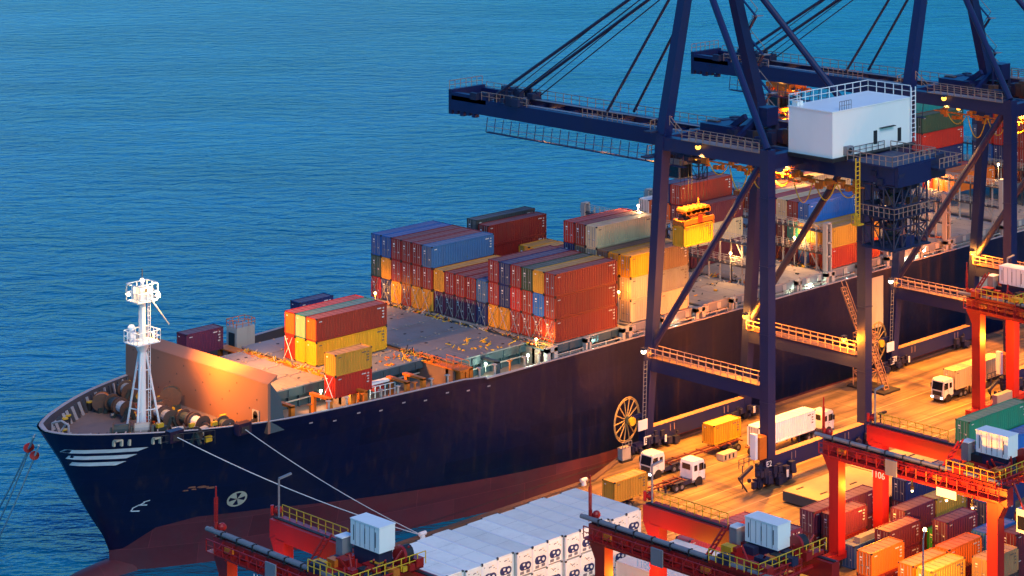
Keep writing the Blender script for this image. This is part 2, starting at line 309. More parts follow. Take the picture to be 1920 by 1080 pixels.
def end_mesh(H, col, kind, W=2.44):
    k = ('e', H, col, kind)
    if k in _cm: return _cm[k]
    b = MB().mat('c ' + col)
    if kind == 'door':
        b.box(.05, .16, .2, .1, W / 2 - .02, H - .18); b.box(.05, W / 2 + .02, .2, .1, W - .16, H - .18)
        b.mat('dark'); b.box(.06, W / 2 - .02, .2, .08, W / 2 + .02, H - .18)
        b.mat('grey' if col != 'white' else 'dark')
        for y in (.45, .9, W - .9, W - .45): b.tube((.02, y, .15), (.02, y, H - .12), .035, 6)
        for y in (.6, W - 1.05): b.box(-.01, y, 1.15, .04, y + .4, 1.25)
        b.mat('white'); b.box(.03, W - .85, H * .70, .049, W - .45, H * .76); b.box(.03, W - .8, H * .60, .049, W - .5, H * .63); b.box(.03, .55, H * .35, .049, .75, H * .40)
    else:
        vs = []; n = 5
        xs = []
        for i in range(n): a = .16 + (W - .32) * i / n; p = (W - .32) / n; xs += [(a, 0), (a + p * .3, 0), (a + p * .5, .08), (a + p * .8, .08)]
        xs.append((W - .16, 0))
        for y, d in xs: vs += [(.04 + d, y, .2), (.04 + d, y, H - .18)]
        b.add(vs, [(2 * i, 2 * i + 1, 2 * i + 3, 2 * i + 2) for i in range(len(xs) - 1)])
        b.mat('white'); b.box(.02, W - .7, H * .80, .035, W - .4, H * .84)
    _cm[k] = b.mesh('container_' + ('doors' if kind == 'door' else 'end_wall')); return _cm[k]
def container(x, y, z, Ln, col, label, group, H=HC, kind='door', name='shipping_container', rz=0):
    ecol = col
    if '|' in col: col, ecol = col.split('|')
    o = bpy.data.objects.new(name, body_mesh(Ln, H, col)); C.objects.link(o); o.location = (x, y, z); o.rotation_euler = (0, 0, rz)
    tag(o, label, 'shipping container', group)
    d = bpy.data.objects.new('doors' if kind == 'door' else 'end_wall', end_mesh(H, ecol, kind)); C.objects.link(d); d.parent = o
    return o
ORD = ['nearest', 'second', 'third', 'fourth', 'fifth', 'sixth', 'seventh', 'eighth', 'ninth', 'tenth', 'eleventh', 'twelfth', 'thirteenth']
Z0 = 15.72; RW = 2.53
def rowY(k): return 1.5 + RW * k
TN = {1: ['only'], 2: ['bottom', 'top'], 3: ['bottom', 'middle', 'top'], 4: ['bottom', 'second', 'third', 'top'], 5: ['bottom', 'second', 'third', 'fourth', 'top']}
def block(x, rows, tiers, total, where, group, ends='door', Ln=12.19, y0=None):
    """tiers: list of (tier index, [colours per row, quay side first])"""
    for ti, cols in tiers:
        for j, c in enumerate(cols):
            if not c: continue
            kd = 'door'
            if c.startswith('*'): c = c[1:]; kd = 'wall'
            r = rows[j] if y0 is None else None
            y = (rowY(rows[j]) if y0 is None else y0 + RW * j)
            tn = TN[total][ti]
            lab = '%s container in the %s tier, %s from the quay, %s' % (c.split('|')[0], tn, ORD[j], where)
            container(x, y, Z0 + ti * HC2 + .02, Ln, c, lab, group, HC2 - .06, kd)
HC2 = 3.35

GD = 'containers stacked on the deck of the ship'
y6 = ['yellow', 'yellow']
# block A, nearest the bow (rows start at Y 17.9)
block(-51.4, None, [(0, ['*yellow', '*yellow', '*red']), (1, ['*brown red|orange', '*teal|cream', '*red|orange'])], 2, 'small block nearest the bow', GD, y0=17.9)
# block C: six wide, three high, quayside
block(-21.6, range(0, 6), [(0, ['brown red', 'brown red', 'brown red', 'brown red', '*mustard', '*mustard']),
    (1, ['brown red', 'bright blue', 'brown red', 'red', 'navy blue', 'brown red']),
    (2, ['brown red', '*mustard', 'dark green', 'dark red', 'navy blue', 'dark red'])], 3, 'tall quayside block facing bow', GD)
# block M: five wide, two high
block(-21.8, range(6, 11), [(0, ['navy blue', 'purple', 'purple', 'purple', 'purple']), (1, ['steel blue', 'dark red', 'brown red', 'dark red', '*mustard'])], 2, 'low middle block facing bow', GD)
# block D: six wide, three high, seaward
block(-22.1, range(11, 17), [(0, ['*mustard', '*mustard', 'brown red', '*mustard', 'navy blue', 'red']), (1, ['dark red', 'dark red', 'dark red', 'dark red', '*mustard', 'dark green']),
    (2, ['steel blue', 'dark red', 'brown red', 'dark red', 'blue', 'blue'])], 3, 'seaward block facing the bow', GD)
# bay behind: cream quayside stack (20 ft pairs in the two upper tiers)
for ti, ca, cb in ((0, 'cream', 'cream'), (1, 'cream', 'grey'), (2, 'yellow', 'brown')):
    tn = TN[3][ti]
    container(-6.7, 1.5, Z0 + ti * HC2 + .02, 6.06, ca, 'short %s container in the %s tier behind the long red quayside block' % (ca, tn), GD, HC2 - .06)
    container(-.58, 1.5, Z0 + ti * HC2 + .02, 6.06, cb, 'short %s container at the aft end of the %s tier of the cream stack' % (cb, tn), GD, HC2 - .06)
block(-6.7, range(1, 3), [(2, ['yellow', 'brown'])], 3, 'just inside the cream stack', GD, y0=rowY(1))
block(-6.7, range(1, 3), [(1, ['brown', 'brown'])], 3, 'just inside the cream stack', GD, y0=rowY(1))
block(-6.7, None, [(3, ['cream', 'brown red', 'red']), (2, ['cream', 'brown', 'navy blue'])], 4, 'raised stack behind red block', GD, y0=rowY(3))
block(-6.7, None, [(1, ['orange', 'orange', 'orange', 'brown red'])], 2, 'orange roofs behind middle block', GD, y0=rowY(6))
container(-2.8, rowY(10), Z0 + HC2 + .02, 6.06, 'yellow', 'short yellow container seen from above beside the orange roofs, nearer the quay of two', GD, HC2 - .06)
container(-2.8, rowY(11), Z0 + HC2 + .02, 6.06, 'yellow', 'short yellow container seen from above beside the orange roofs, seaward of two', GD, HC2 - .06)
container(-6.9, rowY(13), Z0 + 2 * HC2, 12.19, 'dark red', 'long dark red container on the sea side behind the blue-topped block, top tier', GD, HC2 - .06)
container(-6.9, rowY(13), Z0 + HC2, 12.19, 'dark red', 'long dark red container directly under the top red one on the sea side', GD, HC2 - .06)
container(-6.9, rowY(14) + .3, Z0 + 2 * HC2 + .5, 12.19, 'dark grey', 'grey container with weathered roof, farthest to seaward beside the long red one', GD, HC2 - .06)
# bay at X 23.6, rows 7 up
block(23.4, None, [(0, ['maroon', 'maroon']), (1, ['cream', 'cream']), (2, ['maroon', 'maroon', 'orange', 'orange']), ], 4, 'stack behind hanging yellow box', GD, y0=rowY(7))
block(23.4, None, [(3, ['brown red', 'navy blue']), ], 4, 'stack behind hanging yellow box', GD, y0=rowY(8))
container(23.4, rowY(11), Z0 + 2 * HC2, 12.19, 'white', 'white container just left of the near waterside crane leg, behind the cream roofs', GD, HC2 - .06)
# bay at X 38.3
block(38.3, None, [(0, ['red', 'brown red', 'blue', 'maroon', 'maroon', 'grey']), (1, ['*mustard', '*mustard', '*mustard', 'teal', 'maroon', 'navy blue'])], 3, 'block beyond first landside leg', GD, y0=rowY(0))
block(38.3, None, [(2, ['bright blue', 'brown red', 'cream', 'red', 'cream', 'brown red', 'orange'])], 3, 'raised roofs behind crane brace', GD, y0=rowY(2))
block(53.6, None, [(2, ['cream', 'maroon', 'teal', 'maroon'])], 3, 'far stack under first crane', GD, y0=rowY(8))
# bay at X 85.8
block(85.8, None, [(1, ['orange', 'orange', 'red'])], 5, 'beneath the dark green container', GD, y0=rowY(5))
block(85.8, None, [(2, ['navy blue', 'blue']), (3, ['red', 'brown red']), (4, ['dark green', 'red'])], 5, 'tall block under second crane', GD, y0=rowY(8))
container(85.8, rowY(9) + .1, Z0 + 5 * HC2, 12.19, 'teal', 'teal container on top behind the dark green one under the second crane', GD, HC2 - .06)
# bay at X 100.5
block(100.5, None, [(4, ['maroon', 'brown red', 'brown red', 'red', 'red', 'navy blue', 'navy blue']), (3, ['red', 'red', 'brown red', 'red', 'red', 'red', 'steel blue']), (2, ['red', 'red', 'dark red', 'navy blue', 'navy blue', 'bright blue', 'navy blue']),
    (1, ['navy blue', 'navy blue', 'maroon', 'dark red', 'dark red', 'dark red', 'dark red'])], 5, 'farthest block at right edge', GD, y0=rowY(1))
# loose ones forward
container(-56.75, 6.1, 14.62, 6.06, 'red', 'short red container with crossed lashings standing alone at the quayside hatch edge', GD, 2.93, 'wall')
container(-56.75, 6.1, 17.57, 6.06, 'mustard', 'short mustard container on top of the lone red one at the hatch edge', GD, 2.93, 'wall')
container(-60.9, 35.4, 15.9, 6.06, 'purple', 'short purple container behind the breakwater on the sea side of the bow', GD, 3.2, 'wall')
container(-38.5, 40.0, 15.6, 6.06, 'navy blue', 'short navy blue container at the sea side edge behind the nearest block', GD, 3.0, 'wall')
# hanging container (under the spreader of the first crane)
container(-5.75, -9.0, 28.45, 6.06, 'yellow', 'bright yellow container hanging from the orange spreader between the crane legs', None, 3.0, 'wall')
# trucks' loads
GT = 'containers carried on trucks'
container(-8.1, -17.6, 1.45, 5.6, 'yellow', 'yellow container on the rear of the truck parked under the sill beam', GT, 2.85, 'wall')
container(-34.5, -25.2, 1.45, 6.06, 'mustard', 'mustard container on the trailer of the truck beside the white reefers', GT, 2.85, 'wall')
container(-4.9, -23.6, 1.45, 12.0, 'white', 'long white container on the truck driving away between the legs', GT, 3.0, 'door')
container(36.0, -26.7, 1.45, 12.19, 'cream', 'long cream container on the truck approaching under the second crane', GT, 3.0, 'door')

# yard containers, bottom right
GY = 'containers stacked in the yard beneath the red gantry cranes'
HY = 2.95
def yard(x, y, z, Ln, col, lab, kind='door', sup=None):
    container(x, y, z - HY, Ln, col, lab, GY, HY - .04, kind)
    z2 = z - HY
    while z2 > HY * .9:
        b_ = sup or col
        container(x, y, z2 - HY, Ln, b_, '%s container underneath the %s' % (b_, lab.replace(' container', ' one', 1)) if len(lab.split()) < 12 else '%s container lower down in the same stack' % b_, GY, HY - .04, kind)
        z2 -= HY
        b_ = None
        break
yard(-29.1, -56.5, 5.9, 12.19, 'purple', 'long purple container beside the yellow hatch covers', sup='maroon')
yard(-28.5, -59.7, 5.9, 6.06, 'maroon', 'maroon container with white roof edge left of front crane leg', sup='dark red')
yard(-28.9, -63.2, 2.99, 6.06, 'steel blue', 'single blue container between the two red crane legs')
yard(-35.5, -71.9, 5.9, 6.06, 'orange', 'orange roofed container in front of the rear crane leg', sup='brown red')
yard(-21.3, -65.1, 5.9, 6.06, 'purple', 'purple container right of the rear crane leg', sup='maroon')
yard(-28.4, -68.6, 5.9, 6.06, 'maroon', 'maroon container behind the orange roofed one', sup='maroon')
yard(-15.2, -65.3, 5.9, 6.06, 'olive', 'olive container beneath the long front girder', sup='olive')
yard(-17.6, -68.1, 2.99, 6.06, 'bright green', 'single bright green container peeping between maroon ones')
yard(-21.2, -72.0, 5.9, 6.06, 'purple', 'purple container with white lettering behind olive one', sup='maroon')
yard(-21.0, -78.1, 5.9, 6.06, 'bright blue', 'bright blue roofed container left of right crane leg', sup='navy blue')
yard(-28.4, -78.2, 5.9, 6.4, 'orange', 'orange roofed container under the purple lettered one', sup='dark red')
yard(-35.4, -78.4, 5.9, 6.4, 'orange', 'orange container left of the yellowish roof', sup='brown red')
yard(-35.4, -81.2, 5.9, 6.4, 'mustard', 'mustard orange container nearest the camera', sup='orange')
yard(-28.2, -84.0, 5.9, 6.06, 'tan', 'tan roofed grey container beside right crane leg', sup='dark grey')
yard(-12.3, -71.2, 5.9, 6.06, 'navy blue', 'navy blue container beneath the white girder plate', sup='navy blue')
yard(-12.3, -57.6, 5.9, 12.19, 'navy blue', 'long dark blue container between the two girders', sup='maroon')
yard(-19.0, -81.2, 5.9, 6.06, 'maroon', 'maroon container at the right picture edge', sup='maroon')
yard(-12.6, -78.4, 5.9, 6.06, 'maroon', 'maroon container behind the right crane leg', sup='maroon')
yard(-2.0, -60.1, 11.8, 12.9, 'green', 'long green container high up at the right edge', sup='green')
container(-2.0, -60.1, 2.95, 12.9, 'maroon', 'maroon container third down beneath the long green one', GY, HY - .04)
container(-2.0, -60.1, 0.01, 12.9, 'maroon', 'maroon container at the foot of the long green stack', GY, HY - .04)
yard(-1.2, -62.8, 8.85, 12.19, 'bright blue', 'blue roofed container next to the long green stack', sup='navy blue')
container(-1.2, -62.8, .01, 12.19, 'navy blue', 'navy container at the foot of the blue roofed stack', GY, HY - .04)
yard(-46.6, -51.9, 5.9, 12.19, 'pink red', 'long pinkish red container behind the yellow railing', sup='red')
yard(-33.0, -49.0, 2.99, 6.06, 'orange', 'low orange red container at the end of the pinkish one')
yard(-40.0, -59.0, 5.9, 6.06, 'purple', 'purple roofed container behind the white trolley house', sup='maroon')
yard(-33.0, -54.0, 2.99, 2.9, 'white', 'small white open box between orange and purple containers')
yard(-40.5, -64.5, 2.99, 6.06, 'olive', 'low olive container below the white trolley house')

# white reefers standing across the yard
GR = 'white refrigerated containers in one long row'
b = MB().mat('white')
HRF = 3.0
k = ('reefer')
M['reefw'] = paint('reefer white', (.88, .86, .76), .5, .35, (.45, .44, .38), .45, 2, var=.13)
b = MB().mat('reefw'); b.box(.12, .05, .1, 12.15, 2.37, HRF - .05)
b.mat('white')
for x in (0, 12.0):
    for y in (0, 2.26): b.box(x, y, 0, x + .18, y + .18, HRF)
for y in (-.005, 2.305): b.box(.18, y, HRF - .16, 12.0, y + .14, HRF - .01); b.box(.18, y, 0, 12.0, y + .14, .2)
b.mat('grey')
for q in (2, 4): b.box(q * 2.03, .2, HRF - .03, q * 2.03 + .02, 2.24, HRF - .025)
for x in (-.02, 12.0):
    for y in (-.02, 2.26): b.mat('dark'); b.box(x, y, HRF - .17, x + .22, y + .2, HRF + .012)
rb = b.mesh('reefer_body')
M['navylogo'] = paint('refrigeration unit navy', (0.015, 0.03, 0.12), .5, .2)
rms = []
for var_ in range(5):
    random.seed(40 + var_)
    b = MB().mat('reefw'); b.box(.04, .18, .14, .1, 2.26, HRF - .16); b.box(.0, .3, 1.55 + .1 * (var_ % 2), .045, 2.14, 2.62)
    b.mat('navylogo'); yc = random.uniform(.7, .95)
    b.tube((-.03, yc, 1.15), (.05, yc, 1.15), .47, 12); b.tube((-.02, yc + .75, 1.2), (.05, yc + .75, 1.2), .42 + .08 * (var_ % 3), 12); b.box(-.01, yc - .3, .72, .05, yc + .6, 1.05); b.box(-.012, yc + .25, 1.2, .05, yc + 1.0, 1.62)
    b.mat('reefw'); b.tube((-.06, yc, 1.18), (-.03, yc, 1.18), .2, 10); b.box(-.05, yc + .5, 1.25, -.03, yc + .8, 1.5); b.box(-.05, yc + .35, .85, -.03, yc + .62, 1.0)
    b.mat('grey'); b.box(.0, .5, .3, .045, 1.0, .62); b.box(.0, 1.4, .28, .045, 1.95, .6); b.box(-.01, 1.0, 2.3, .0, 1.35, 2.4); b.box(-.01, .55, 2.1, 0, .75, 2.18)
    for q in range(4): b.mat(random.choice(['grey', 'dark', 'yel'])); y = random.uniform(.3, 2.0); z = random.uniform(1.7, 2.5); b.box(-.015, y, z, -.001, y + .12, z + .1)
    rms.append(b.mesh('refrigeration_unit'))

for ti in range(3):
    for j in range(13):
        top = ti == 2
        if not top and j > 8: continue
        x = -49.6 - 2.5 * j
        off = [0, .25, -.15, .1, .35, -.2][(j * 5 + ti * 3) % 6]
        o = bpy.data.objects.new('reefer_container', rb); C.objects.link(o)
        o.location = (x - 2.44 + 2.44, -46.4 + off, .3 + ti * 3.05); o.rotation_euler = (0, 0, R(90))
        tag(o, 'white reefer container, %s tier, %s from the right end of the reefer row' % (TN[3][ti], ORD[j]), 'reefer container', GR)
        d = bpy.data.objects.new('refrigeration_unit', rms[(j * 3 + len(bpy.data.objects)) % 5]); C.objects.link(d); d.parent = o
for j in range(4):
    o = bpy.data.objects.new('reefer_container', rb); C.objects.link(o); o.location = (-46.5 - 2.5 * j, -61.0 + .2 * (j % 2) - .6, 2.6); o.rotation_euler = (0, 0, R(90))
    tag(o, 'low white reefer container seen below the girder, %s from the right' % ORD[j], 'reefer container', 'low white reefers under the middle yard crane')
    d = bpy.data.objects.new('refrigeration_unit', rms[(j * 3 + len(bpy.data.objects)) % 5]); C.objects.link(d); d.parent = o

# hatch covers laid on the quay
b = MB()
def hatchpile(x0, y0, x1, y1, z, lab):
    b = MB().mat('hatchyel').box(x0, y0, z, x1, y1, z + .12).mat('coam').box(x0 + .05, y0 + .05, z - 1.3, x1 - .05, y1 - .05, z)
    b.mat('dark')
    for i in range(9): 
        x = x0 + random.uniform(1, x1 - x0 - 2); y = y0 + random.uniform(.5, y1 - y0 - 1); b.box(x, y, z + .12, x + random.choice((.3, 1.3)), y + .25, z + .2)
    o = b.obj('hatch_cover'); tag(o, lab, 'hatch cover', 'yellow hatch covers laid on the quay'); return o
M['hatchyel'] = paint('hatch cover ochre', (.42, .30, .15), .7, .4, (.2, .13, .08), .3, 1)
hatchpile(-16.2, -51.6, -2.6, -38.8, 1.5, 'ochre ship hatch cover lying on the quay, lowest in the picture')
hatchpile(-2.3, -51.4, 11.0, -38.8, 1.5, 'ochre ship hatch cover lying on the quay behind the rear crane leg')

# ---------------------------------------------------------------- the ship
def interp(t, tab):
    if t <= tab[0][0]: return tab[0][1]
    for (a, va), (b_, vb) in zip(tab[:-1], tab[1:]):
        if t <= b_: return va + (vb - va) * (t - a) / (b_ - a)
    return tab[-1][1]
CY = 22.7
STEM = [(-9, -80.6), (-4, -80.6), (-3.1, -80.7), (-1.1, -81.5), (1.1, -82.9), (4.7, -84.9), (9.8, -87.3), (11.6, -88.3), (13.8, -89.8), (15.5, -90.6)]
BD = [(0, 0), (.25, 1.4), (.8, 2.9), (1.8, 4.3), (4.4, 6.9), (8.8, 10.4), (13, 13.2), (19, 16), (25, 17.9), (32, 19.3), (46, 21.1), (54, 22), (62, 22.6), (75, 22.7)]
BW = [(0, 0), (.3, .5), (2, 1.9), (6, 4.6), (15, 9.6), (25, 14), (34, 16.8), (43, 19.3), (52, 21.2), (65, 22.7)]
SS = [0, .003, .01, .02, .035, .055, .08, .11, .15, .19, .23, .28, .33, .38, .44, .50, .56, .62, .68, .74, .8, .86, .93, 1.0]
def topz(X): return interp(X, [(-91, 14.7), (-80, 14.35), (-67, 14.1), (-37.2, 14.25), (-35.6, 13.8), (200, 13.8)])
def hull_pt(s, z):
    w_ = max(0, min(1, (z + 6) / 19.8)) ** 1.35
    dx = (1 - w_) * s * 65 + w_ * s * 75
    X = interp(z, STEM) + dx
    X = X + (1 - (1 - s)) * 0
    bb = (1 - w_) * interp(s * 65, BW) + w_ * interp(s * 75, BD)
    return X, bb
def hull_y(X, z):            # near side Y at a given X, z
    lo, hi = 0.0, 1.0
    if hull_pt(1, z)[0] <= X: return CY - hull_pt(1, z)[1]
    for _ in range(30):
        m_ = (lo + hi) / 2
        if hull_pt(m_, z)[0] < X: lo = m_
        else: hi = m_
    return CY - hull_pt(lo, z)[1]
BOOT = [(-85, -3.6), (-81, -3.0), (-77, -.2), (-72, .9), (-64, .8), (-50, -.3), (-35, -1.1), (-15, -1.8), (40, -2.6), (150, -3)]
ship = thing('container_ship', (0, 0, 0), 'huge dark navy container ship with reddish boot topping moored along the quay', 'ship')
XE = 150
stations = [('s', s) for s in SS] + [('x', x) for x in (0, 20, 40, 70, 110, XE)]
def ring(st):
    out = []
    if st[0] == 's': f = lambda z: hull_pt(st[1], z)
    else: f = lambda z: (st[1], 22.7)
    bz_ = interp(f(0)[0], BOOT)
    for z in (-9, -7.5, -6): out.append((f(z), z))
    for i in (1, 2): z = -6 + (bz_ + 6) * i / 2; out.append((f(z), z))
    tz = topz(f(13.8)[0])
    for i in range(1, 9): z = bz_ + (tz - bz_) * i / 8; out.append((f(z), z))
    return out
b = MB()
rows_ = [ring(s) for s in stations]
nL = len(rows_[0])
for sd in (-1, 1):
    vs = [(X, CY + sd * bb, z) for rw in rows_ for (X, bb), z in rw]
    for part, (j0, j1) in (('boot', (0, 4)), ('hull', (4, nL - 1))):
        b.mat(part); fs = []
        for i in range(len(rows_) - 1):
            for j in range(j0, j1):
                q = (i * nL + j, (i + 1) * nL + j, (i + 1) * nL + j + 1, i * nL + j + 1)
                fs.append(q if sd < 0 else q[::-1])
        b.add(vs, fs)
b.mat('boot')
# bulbous bow just breaking the surface
vs = []; n = 14; m_ = 10
for i in range(m_ + 1):
    t = math.pi / 2 * i / m_; x = -78 - 13.5 * math.sin(t); r = 3.9 * math.cos(t) + .01
    for j in range(n): a = 2 * math.pi * j / n; vs.append((x, CY + r * math.cos(a) * .85, -8.3 + r * math.sin(a)))
b.add(vs, [(i * n + j, i * n + (j + 1) % n, (i + 1) * n + (j + 1) % n, (i + 1) * n + j) for i in range(m_) for j in range(n)])
hull = b.obj('hull', ship)
for p in hull.data.polygons: p.use_smooth = True
# bulwark: inner skin, rim and stays forward of the breakwater
b = MB()
def rim_pts(off, zf, smax=.30, zh=13.8):
    out = []
    ss = [s for s in SS if s <= smax]
    for sd in (-1, 1):
        seq = []
        for s in ss:
            X, bb = hull_pt(s, zh)
            seq.append((X + (off if s < .02 else off * .35), CY + sd * max(0, bb - off), zf(X)))
        out.append(seq)
    return out
topf = lambda X: topz(X) + .02
o0 = rim_pts(0, topf, .8); o1 = rim_pts(.45, topf, .8); o2 = rim_pts(.45, lambda X: 12.4, .8, 12.3)
for sd in (0, 1):
    A_, B_, D_ = o0[sd], o1[sd], o2[sd]
    for i in range(len(A_) - 1):
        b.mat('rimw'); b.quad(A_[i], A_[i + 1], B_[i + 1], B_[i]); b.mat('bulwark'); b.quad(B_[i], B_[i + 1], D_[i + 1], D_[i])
        b.mat('rimw'); b.tube(A_[i], A_[i + 1], .1, 5, caps=False)
b.obj('bulwark', ship)
b = MB().mat('bulwark')
for sd in (0, 1):
    pts = rim_pts(.5, lambda X: 12.4, .3, 12.3)[sd]
    for i in range(len(pts) - 1):
        p, q = Vector(pts[i]), Vector(pts[i + 1]); n = max(1, int((q - p).length / .9))
        for j in range(n):
            c = p.lerp(q, j / n); inw = (Vector((-72, CY, 12.4)) - c); inw.z = 0; inw.normalize()
            MB().mat('bulwark' if (i + j) % 2 else 'rimw').beam(c + Vector((0, 0, .1)) + inw * .75, c + Vector((0, 0, 1.9)) + inw * .05, .12, .35).obj('bulwark_stay', ship)
# decks
b = MB().mat('deck')
pts = [(X, CY - bb + .3, 12.5) for X, bb in [hull_pt(s, 12.4) for s in SS[1:]]] + [(XE, .3, 12.5)]
n = len(pts); vs = pts + [(x, 2 * CY - y, z) for x, y, z in pts]
b.add(vs, [(i, i + 1, n + i + 1, n + i) for i in range(n - 1)])
b.obj('deck', ship)
b = MB().mat('rimw'); b.box(-35.5, -.05, 13.8, XE, .35, 13.95); b.box(-35.5, 45.05, 13.8, XE, 45.45, 13.95); b.obj('sheer_strake', ship)
# breakwater
BX = -67.8
b = MB().mat('break')
ya, yb = 5.6, 39.8
b.box(BX, ya, 12.5, BX + .4, yb, 19.1)
b.add([(BX - .05, ya, 19.0), (BX - .05, yb, 19.0), (BX + 1.5, yb, 20.0), (BX + 1.5, ya, 20.0), (BX + 1.4, ya, 19.4), (BX + 1.4, yb, 19.4)], [(0, 3, 2, 1), (0, 1, 5, 4), (0, 4, 3), (1, 2, 5), (2, 3, 4, 5)])
b.mat('coam'); b.add([(BX + .4, ya, 19.1), (BX + 2.0, ya, 17), (BX + 2.8, ya, 12.5), (BX + .4, ya, 12.5), (BX + .4, ya + .3, 19.1), (BX + 2.0, ya + .3, 17), (BX + 2.8, ya + .3, 12.5), (BX + .4, ya + .3, 12.5)], [(0, 3, 2, 1), (4, 5, 6, 7), (0, 1, 5, 4), (1, 2, 6, 5)])
for i in range(9):
    y = ya + 3.8 * i + 2
    b.add([(BX + .4, y, 18.8), (BX + 2.4, y, 12.5), (BX + .4, y, 12.5), (BX + .4, y + .2, 18.8), (BX + 2.4, y + .2, 12.5), (BX + .4, y + .2, 12.5)], [(0, 2, 1), (3, 4, 5), (0, 1, 4, 3)])
b.mat('dark')
for i in range(15):
    for z in (17.9, 16.5, 15.1, 13.8):
        if (i * 7 + int(z * 3)) % 3 == 1: b.box(BX - .03, 7.5 + i * 2.1 + (z % 1), z, BX, 7.64 + i * 2.1 + (z % 1), z + .18)
bw = b.obj('breakwater', ship)
b = MB().mat('shipgrey'); b.box(BX - .12, 7.5, 12.5, BX - .02, 9.0, 15.2); b.mat('dark'); b.box(BX - .16, 7.75, 12.7, BX - .13, 8.75, 14.6); b.tube((BX - .16, 8.25, 14.6), (BX - .13, 8.25, 14.6), .5, 12)
b.obj('door', bw)

# hatch covers, coamings, stanchions, lashing gear
BAYS = [(-65.4, -53.7, 12.2), (-51.9, -38.8, 10.0), (-37.2, -23.6, 5.4), (-22.4, -9.2, 1.3), (-7.2, 6.0, 1.3), (8.2, 21.2, 1.3), (23.1, 36.2, 1.3), (37.8, 51.0, 1.3), (53.3, 66.5, 1.3), (69.2, 82.4, 1.3), (85.3, 98.5, 1.3), (100.2, 113.2, 1.3), (115.5, 129, 1.3)]
for bi, (x0, x1, yn) in enumerate(BAYS):
    yf = 2 * CY - yn; n = 4 if bi < 2 else 5
    b = MB().mat('coam' if bi < 4 else 'shipgrey'); b.box(x0 + .4, yn + 1.0, 12.4, x1 - .4, yf - 1.0, 14.2)
    ii = 0
    for k in range(int((x1 - x0) / 1.7)): b.box(x0 + .8 + k * 1.7, yn + .7, 12.5, x0 + 1.0 + k * 1.7, yn + 1.0, 14.15)
    b.mat('shipgrey'); b.box(x0 + .3, yn + .5, 13.5, x1 - .3, yn + .7, 13.65)
    b.obj('coaming', ship)
    for k in range(n):
        a = yn + (yf - yn) * k / n; c_ = yn + (yf - yn) * (k + 1) / n
        b = MB().mat('hatchunlit' if bi == 2 or (bi == 1 and k != 1) else 'hatch'); b.box(x0, a + .1, 15.42, x1, c_ - .1, 15.6)  # unlit bays take the copy with shade in its colour
        b.mat('coam' if bi < 4 else 'grey'); b.box(x0 + .03, a + .13, 14.3, x1 - .03, c_ - .13, 15.42)
        if k == 0:
            b.mat('coam' if bi < 4 else 'shipgrey')
            for q in range(5): b.box(x0 + .6 + q * (x1 - x0 - 2) / 4, a + .02, 14.4, x0 + 1.4 + q * (x1 - x0 - 2) / 4, a + .13, 15.3)
        b.mat('dark')
        for q in range(3): 
            X = random.uniform(x0 + 1, x1 - 1); Y = random.uniform(a + .5, c_ - .6); b.box(X, Y, 15.6, X + .35, Y + .3, 15.66)
        b.mat('hatch')
        for q in range(6):
            X = x0 + .5 + q * (x1 - x0 - 1) / 5; b.box(X - .12, a + .3, 15.6, X + .12, a + .55, 15.72); b.box(X - .12, c_ - .55, 15.6, X + .12, c_ - .3, 15.72)
        b.mat('grey')
        for q in (1, 2, 3): X = x0 + (x1 - x0) * q / 4; b.box(X - .03, a + .12, 15.6, X + .03, c_ - .12, 15.615)
        b.obj('hatch_cover', ship)
def gear(x, y0, y1, n, cols, wd=1.0, z=15.6):
    b = MB()
    for i in range(n):
        X = x + random.uniform(-wd, wd); Y = random.uniform(y0, y1); s = random.uniform(.12, .34)
        b.mat(random.choice(cols)); k = random.random()
        if k < .5: b.cbox((X, Y, z + s * .35), (s, s * random.uniform(1, 2.4), s * .7))
        else: b.tube((X, Y, z + .1), (X + random.uniform(-.8, .8), Y + random.uniform(-.8, .8), z + random.uniform(.1, .7)), .08, 5)
    return tag(b.obj('lashing_gear', ship), kind='stuff')
gear(-52.8, 11, 34, 190, ['orangegear', 'yel', 'yel', 'shipgrey'], .75, 15.3)
gear(-38.0, 8, 17, 110, ['orangegear', 'yel', 'dark'], .7, 15.3); gear(-23.0, 3, 43, 170, ['yel', 'orangegear', 'dark', 'shipgrey'], .8, 15.4)
gear(-42.0, 10.6, 14, 26, ['yel', 'orangegear'], 2.5, 15.6); gear(-29.5, 6, 14, 26, ['yel', 'yel'], 3.5, 15.6); gear(-8.3, 1.5, 20, 40, ['yel', 'orangegear'], .5, 15.4)
for xg in (22.1, 37.0, 52.2, 67.9): gear(xg, 2, 40, 70, ['shipgrey', 'yel', 'dark', 'orangegear'], 1.3, 15.6)
gear(14.6, 3, 20, 26, ['shipgrey', 'yel', 'dark'], 5, 15.6); gear(60, 3, 30, 30, ['shipgrey', 'yel', 'dark'], 5, 15.6); gear(30, 3, 16, 22, ['shipgrey', 'yel', 'dark'], 5, 15.6)
gear(-60, 38, 41, 30, ['orangegear', 'shipgrey'], 2, 13.5)
